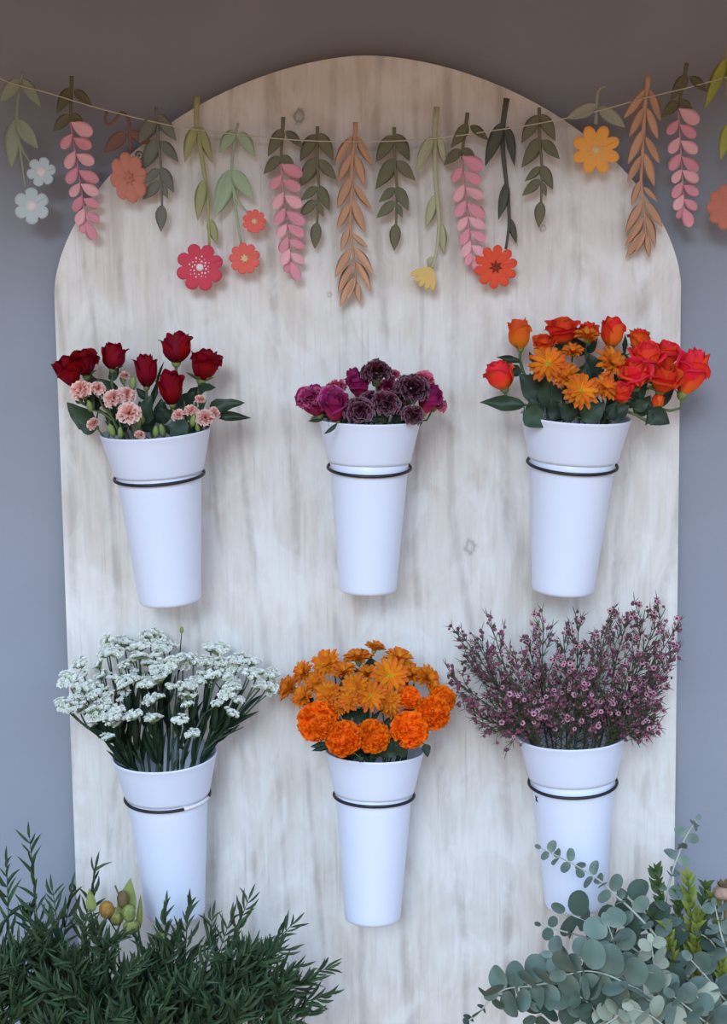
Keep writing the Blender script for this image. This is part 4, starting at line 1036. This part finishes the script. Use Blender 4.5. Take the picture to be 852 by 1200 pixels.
EDGE = [((35, 983), (60, 1260), -.26, -.24, 'narrow-leaved sprig rising highest, against the grey wall at the left', 12),
        ((8, 1012), (20, 1260), -.24, -.24, 'narrow-leaved sprig leaning left of the highest one', 12),
        ((62, 1045), (90, 1260), -.26, -.25, 'narrow-leaved sprig just right of the highest one', 12),
        ((112, 1018), (80, 1240), -.22, -.20, 'narrow-leaved sprig rising left of the yellow green pods', 13),
        ((84, 1042), (60, 1240), -.22, -.22, 'narrow-leaved sprig at the edge of the board', 11),
        ((195, 1064), (190, 1260), -.30, -.26, 'narrow-leaved sprig crossing the foot of the statice bucket', 12),
        ((221, 1062), (210, 1260), -.30, -.27, 'narrow-leaved sprig at the right side of the statice bucket', 12),
        ((249, 1076), (230, 1260), -.30, -.26, 'narrow-leaved sprig just right of the statice bucket', 12),
        ((291, 1055), (230, 1250), -.28, -.22, 'narrow-leaved sprig rising highest over the board at the right', 14),
        ((270, 1078), (220, 1260), -.30, -.25, 'narrow-leaved sprig left of the one rising highest over the board', 12),
        ((342, 1084), (230, 1240), -.30, -.22, 'narrow-leaved sprig reaching up right over the board', 15),
        ((383, 1135), (235, 1230), -.30, -.22, 'narrow-leaved sprig reaching furthest right', 16),
        ((385, 1165), (250, 1240), -.32, -.24, 'narrow-leaved sprig just below the one reaching furthest right', 14),
        ((366, 1185), (250, 1250), -.34, -.26, 'narrow-leaved sprig lowest at the right edge of the greenery', 14),
        ((322, 1110), (220, 1250), -.30, -.25, 'narrow-leaved sprig inside the right edge of the greenery', 14)]
for tip, base, y0, y1, lab, n in EDGE: green_sprig(tip, base, y0, y1, lab, GLN, n)
ZN = ('against the grey wall', 'under the yellow green pods', 'below the statice bucket', 'over the board at the right')
mass = {}
for i in range(96):
    tx = rnd.uniform(-20, 365); top = lerp_tab([(-20, 1060), (60, 1062), (100, 1070), (150, 1092), (230, 1088), (300, 1095), (345, 1112), (365, 1130)], tx)
    ty = top + rnd.uniform(1, 4) + (1215 - top) * rnd.random() ** 1.2
    mass.setdefault((0 if tx < 80 else 1 if tx < 160 else 2 if tx < 245 else 3, 0 if ty < top + 38 else 1 if ty < top + 85 else 2), []).append((tx, ty, (ty - top) / (1215 - top)))
for (zone, row), tips in sorted(mass.items()):
    tips.sort()
    for i, (tx, ty, deep) in enumerate(tips):
        Y = -.20 - .24 * deep + rnd.uniform(-.05, .05); side = (tx - 150) / 200
        bx = tx - side * rnd.uniform(20, 190) + rnd.uniform(-70, 70); by = max(ty + rnd.uniform(50, 110), 1190) + rnd.uniform(0, 60)
        lab = 'narrow-leaved sprig %s, %s layer, %s from the left' % (ZN[zone], ('top', 'middle', 'lowest')[row], ORD[i])
        green_sprig((tx, ty), (bx, by), Y, Y - rnd.uniform(.0, .10), lab, GLN, 13, 1.0 + .25 * deep, side * rnd.uniform(-.05, .35) + rnd.uniform(-.25, .25))
# shaded sprigs deep inside, seen through the gaps
for i in range(14):
    tx = 5 + i * 25; green_sprig((tx, 1140 + 18 * (i % 3)), (tx + rnd.uniform(-30, 30), 1260), -.17, -.15, 'shaded narrow-leaved sprig deep inside the greenery, %s from the left' % ORD[i], GLN, 13, 1.2, rnd.uniform(-.2, .2))

# yellow green pods among it
M_POD = mat('pod', None, rough=0.6, var=0.15, hue=0.01, ramp=[(0, (122, 108, 58)), (0.5, (138, 134, 72)), (1, (124, 130, 74))], mottle=.35, mscale=160)
M_PODO = mat('ochre_pod', (158, 116, 56), rough=0.6, mottle=.25, mscale=120)
M_PODL = mat('pod_leaf', (132, 138, 78), rough=0.6, var=.12, mottle=.3, mscale=140)
M_PODB = mat('dried_pod', (104, 90, 58), rough=0.7, mottle=.2, mscale=150)
o = thing('pod_sprig', 'sprig of yellow green and ochre pods rising out of the dark greenery', 'sprig', P(140, 1130, -.235))
def pod(px, py, rx, ry, m, Y):
    c = P(px, py, Y); s = PM(Y)
    def fn(u, v):
        a = 2 * PI * u; r = math.sin(PI * v) ** .8 * (1 + .06 * math.cos(6 * a)); return (c.x + rx * s * r * math.cos(a), c.y + rx * s * r * math.sin(a), c.z - ry * s * math.cos(PI * v))
    return part('pod', MB().grid(fn, 24, 8).mesh('pod', m), o)
pod(125, 1066, 9, 11, M_PODO, -.235); pod(136, 1074, 9, 11, M_POD, -.225); pod(144, 1054, 7, 11, M_PODB, -.235); pod(151, 1070, 8, 11, M_PODL, -.24); pod(154, 1086, 10, 9, M_PODL, -.235)
L_PODL = leaf_mesh('pod_leaf', M_PODL, ovate, fold=.3, droop=.15)
for bx, by, tx, ty, wd in ((148, 1075, 152, 1031, 24), (110, 1068, 104, 1042, 13), (162, 1090, 165, 1050, 8), (178, 1105, 195, 1090, 14)):
    B = P(bx, by, -.225); T = P(tx, ty, -.225); L = (T - B).length; part('leaf', L_PODL, o, frame(B, T - B, TOCAM + rv(.2), wd * PM(-.225), L, L))
part('stem', MB().tube([P(140, 1130, -.235), P(138, 1095, -.225), P(144, 1060, -.228), P(135, 1038, -.235)], .0018, 5).tube([P(138, 1095, -.225), P(125, 1072, -.23)], .0014, 5).tube([P(138, 1095, -.225), P(154, 1080, -.232)], .0014, 5).mesh('pod_stem', M_PODB), o)

# ================================================================== eucalyptus, lower right
M_EUC = mat('eucalyptus_leaf', None, rough=0.6, var=0.22, hue=0.018, ramp=[(0, (136, 146, 130)), (0.5, (100, 118, 106)), (1, (112, 126, 114))], trans=0.1, spec=0.3, mottle=.06, mscale=60)
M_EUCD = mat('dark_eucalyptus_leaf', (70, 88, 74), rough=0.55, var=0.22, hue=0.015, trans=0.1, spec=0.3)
M_EUCP = mat('pale_eucalyptus_leaf', (164, 168, 146), rough=0.65, var=0.12, hue=0.015, trans=0.12, spec=0.25)
M_EUCS = mat('eucalyptus_stem', (172, 176, 164), rough=0.6)
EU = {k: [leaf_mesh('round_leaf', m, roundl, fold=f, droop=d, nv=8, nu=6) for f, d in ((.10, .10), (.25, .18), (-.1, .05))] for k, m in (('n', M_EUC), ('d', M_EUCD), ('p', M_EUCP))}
GEU = 'eucalyptus branches at the lower right'
def euc(pts, r0, r1, Y0, Y1, label, kind='n', step=None, sw=1.0, group=GEU):
    W = [P(x, y, Y0 + (Y1 - Y0) * i / (len(pts) - 1)) for i, (x, y) in enumerate(pts)]
    ns = 60; st = spline(W, ns); tot = sum((st[i + 1] - st[i]).length for i in range(ns))
    o = thing('eucalyptus_branch', label, 'eucalyptus', st[0], group)
    part('stem', MB().tube(st, [.0028 - .0016 * k / ns for k in range(ns + 1)], 6).mesh('eucalyptus_stem', M_EUCS), o)
    acc = 0; nxt = .01; par = rnd.uniform(0, PI)
    for i in range(ns):
        seg = (st[i + 1] - st[i]).length; acc += seg
        if acc >= nxt:
            f = acc / tot; r = (r0 + (r1 - r0) * f) * PM(Y1); d = (st[i + 1] - st[i]).normalized(); u = d.orthogonal().normalized(); v = d.cross(u)
            for sd in (0, PI):
                a = par + sd + rnd.uniform(-.3, .3); o_ = u * math.cos(a) + v * math.sin(a)
                dd = o_ + d * rnd.uniform(.05, .5); nrm = d * rnd.uniform(.3, 1.0) + TOCAM * rnd.uniform(.3, 1.1) + rv(.25)
                rr = r * rnd.uniform(.88, 1.12)
                part('leaf', rnd.choice(EU[kind]), o, frame(st[i] + o_ * rr * .12, dd, nrm, rr * 1.95 * sw, rr * 2.0, rr * 2))
            par += PI / 2 + rnd.uniform(-.2, .2); nxt = acc + (step or 1.05) * r
    L = r1 * PM(Y1) * 1.2; part('leaf', EU[kind][0], o, frame(st[-1], st[-1] - st[-2], TOCAM, L * .7, L, L))
euc([(785, 1140), (770, 1100), (742, 1068), (722, 1050), (703, 1032), (676, 1015), (655, 1004), (634, 994)], 14, 7, -.30, -.29, 'eucalyptus branch reaching left across the foot of the waxflower bucket', 'n', 1.5, .8)
euc([(775, 1130), (776, 1085), (779, 1058), (788, 1022), (796, 1000), (804, 980), (816, 962)], 12, 8, -.26, -.22, 'slender eucalyptus branch rising highest against the grey wall', 'n', 1.7, .85)
euc([(790, 1185), (760, 1165), (734, 1153), (713, 1143), (688, 1138), (664, 1142)], 20, 18, -.40, -.42, 'eucalyptus branch with large overlapping leaves in the front middle', 'n', .6)
euc([(720, 1190), (680, 1160), (650, 1152), (619, 1156), (597, 1158), (584, 1163)], 18, 16, -.36, -.36, 'eucalyptus branch with large stacked leaves reaching left over the board', 'n', .5)
euc([(600, 1165), (583, 1165), (574, 1172), (563, 1185), (546, 1199), (535, 1212)], 9, 11, -.35, -.36, 'thin drooping eucalyptus tip lowest at the left', 'd', 2.0, .8)
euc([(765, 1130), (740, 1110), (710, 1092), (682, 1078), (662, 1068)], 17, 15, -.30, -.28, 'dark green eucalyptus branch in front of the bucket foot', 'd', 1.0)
euc([(735, 1150), (702, 1128), (674, 1122), (648, 1119)], 15, 12, -.37, -.37, 'eucalyptus branch pointing left above the large stacked leaves', 'n', 1.0)
euc([(745, 1160), (738, 1135), (722, 1110), (713, 1085)], 17, 15, -.34, -.34, 'upright eucalyptus branch in the middle of the bunch', 'n', .95)
euc([(765, 1205), (767, 1160), (767, 1135), (763, 1105)], 17, 10, -.40, -.38, 'pale upright eucalyptus branch left of the yellow green sprigs', 'p', 1.1)
euc([(800, 1225), (775, 1200), (758, 1188), (742, 1182)], 17, 13, -.46, -.48, 'pale eucalyptus branch at the bottom edge with a bright round leaf', 'p', 1.0)
euc([(885, 1200), (850, 1172), (828, 1145), (810, 1125)], 17, 13, -.38, -.38, 'eucalyptus branch below the yellow green sprigs at the right', 'n', 1.0)
euc([(870, 1150), (850, 1110), (842, 1080), (838, 1062)], 14, 9, -.34, -.33, 'eucalyptus branch upright at the right edge', 'n', 1.2)
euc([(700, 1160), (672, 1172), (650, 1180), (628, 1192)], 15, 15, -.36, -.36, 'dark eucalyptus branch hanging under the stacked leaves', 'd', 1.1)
euc([(870, 1225), (830, 1200), (805, 1180), (790, 1168)], 16, 14, -.44, -.45, 'eucalyptus branch in the bottom right corner', 'n', .9)
euc([(800, 1150), (780, 1105), (755, 1070), (735, 1052)], 16, 13, -.26, -.24, 'dark eucalyptus branch behind the slender highest one', 'd', 1.0)
euc([(720, 1115), (690, 1100), (655, 1090), (634, 1084)], 8, 7, -.30, -.28, 'thin eucalyptus twig with a lone leaf before the bucket foot', 'd', 3.2)
euc([(720, 1215), (705, 1195), (692, 1178), (680, 1168)], 12, 9, -.40, -.42, 'small-leaved eucalyptus branch at the bottom edge', 'd', 1.0)
euc([(690, 1225), (705, 1205), (725, 1190), (735, 1180)], 13, 10, -.43, -.45, 'pale small eucalyptus branch rising from the bottom edge', 'p', 1.0)
euc([(880, 1180), (860, 1150), (835, 1105), (822, 1095)], 13, 10, -.30, -.30, 'eucalyptus branch half hidden behind the right edge one', 'd', 1.1)
euc([(850, 1230), (845, 1200), (825, 1180), (815, 1165)], 16, 14, -.42, -.42, 'broad eucalyptus branch at the bottom right', 'p', 1.0)
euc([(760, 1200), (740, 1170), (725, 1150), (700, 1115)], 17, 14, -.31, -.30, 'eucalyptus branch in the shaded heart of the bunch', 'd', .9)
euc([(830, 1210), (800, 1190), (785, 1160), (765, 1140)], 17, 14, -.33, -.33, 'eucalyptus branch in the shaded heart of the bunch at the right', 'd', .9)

# yellow green small-leaved sprigs behind the eucalyptus
M_YG = mat('yellow_green_leaf', None, rough=0.45, var=0.22, hue=0.02, ramp=[(0, (96, 110, 44)), (1, (142, 150, 64))], trans=0.15, spec=0.35)
M_DG = mat('deep_green_small_leaf', None, rough=0.45, var=0.22, hue=0.015, ramp=[(0, (56, 76, 40)), (1, (82, 102, 52))], trans=0.12, spec=0.35)
YG = {'y': leaf_mesh('small_leaf', M_YG, ovate, fold=.3, droop=.12, nv=6, nu=2), 'd': leaf_mesh('small_leaf_dark', M_DG, ovate, fold=.3, droop=.12, nv=6, nu=2)}
for tip, base, kind, Y, lab in (
    ((806, 1030), (808, 1170), 'y', -.27, 'tallest yellow green small-leaved sprig at the right'),
    ((768, 1022), (790, 1150), 'd', -.24, 'deep green small-leaved sprig left of the slender eucalyptus'),
    ((781, 1088), (795, 1180), 'y', -.29, 'short yellow green sprig at the left of its bunch'),
    ((826, 1042), (822, 1170), 'd', -.26, 'deep green sprig right of the tallest yellow green one'),
    ((838, 1055), (836, 1170), 'y', -.26, 'yellow green sprig beside the dried brown pod'),
    ((795, 1050), (800, 1170), 'd', -.25, 'deep green sprig tucked left of the tallest yellow green one'),
    ((818, 1075), (812, 1180), 'y', -.29, 'yellow green sprig in front of the tallest one'),
    ((790, 1110), (800, 1190), 'd', -.28, 'deep green sprig low in the shade of the bunch'),
    ((835, 1100), (830, 1190), 'd', -.28, 'deep green sprig behind the right eucalyptus'),
    ((845, 1130), (845, 1200), 'y', -.33, 'yellow green sprig low at the right edge'),
    ((765, 1075), (790, 1170), 'd', -.25, 'deep green sprig behind the pale eucalyptus')):
    a = P(*base, Y); b = P(*tip, Y); st = bez(a, (a + b) / 2 + rv(.012), b, 10)
    o = thing('small_leaved_sprig', lab, 'sprig', a, 'small-leaved sprigs behind the eucalyptus')
    part('stem', MB().tube(st, .0016, 5).mesh('small_sprig_stem', M_STEM), o)
    for k in range(13):
        s = .25 + .75 * k / 12; x = s * 10; i = min(9, int(x)); p = st[i].lerp(st[i + 1], x - i); d = (st[i + 1] - st[i]).normalized(); u = d.orthogonal().normalized(); v = d.cross(u)
        for j in range(3):
            aa = k * 1.1 + j * 2 * PI / 3; o_ = u * math.cos(aa) + v * math.sin(aa); ln = rnd.uniform(.020, .030)
            part('leaf', YG[kind], o, frame(p, d * 1.1 + o_ * .8, d * .2 + TOCAM * .6 + rv(.4), ln * .42, ln, ln))
M_PODR = mat('dried_brown_pod', (168, 138, 118), rough=0.8, mottle=.2, mscale=90, bump=.4)
o = thing('dried_pod', 'dried pinkish brown pod at the right edge above the eucalyptus', 'pod', P(850, 1075, -.27))
c = P(849, 1046, -.27)
part('husk', MB().grid(lambda u, v: (c.x + .022 * math.sin(PI * v) ** .7 * math.cos(2 * PI * u) * (1 + .1 * math.cos(10 * PI * u)), c.y + .022 * math.sin(PI * v) ** .7 * math.sin(2 * PI * u), c.z - .013 * math.cos(PI * v)), 20, 8).mesh('husk', M_PODR), o)
part('crown', MB().grid(lambda u, v: (c.x + (.008 + .006 * v) * math.cos(2 * PI * u), c.y + (.008 + .006 * v) * math.sin(2 * PI * u), c.z + .010 + .014 * v * (1 if int(round(u * 16)) % 2 else .5)), 16, 2).mesh('crown', M_PODB), o)
part('stem', MB().tube([P(850, 1150, -.27), P(850, 1054, -.27)], .003, 6).mesh('pod_stalk', M_PODB), o)
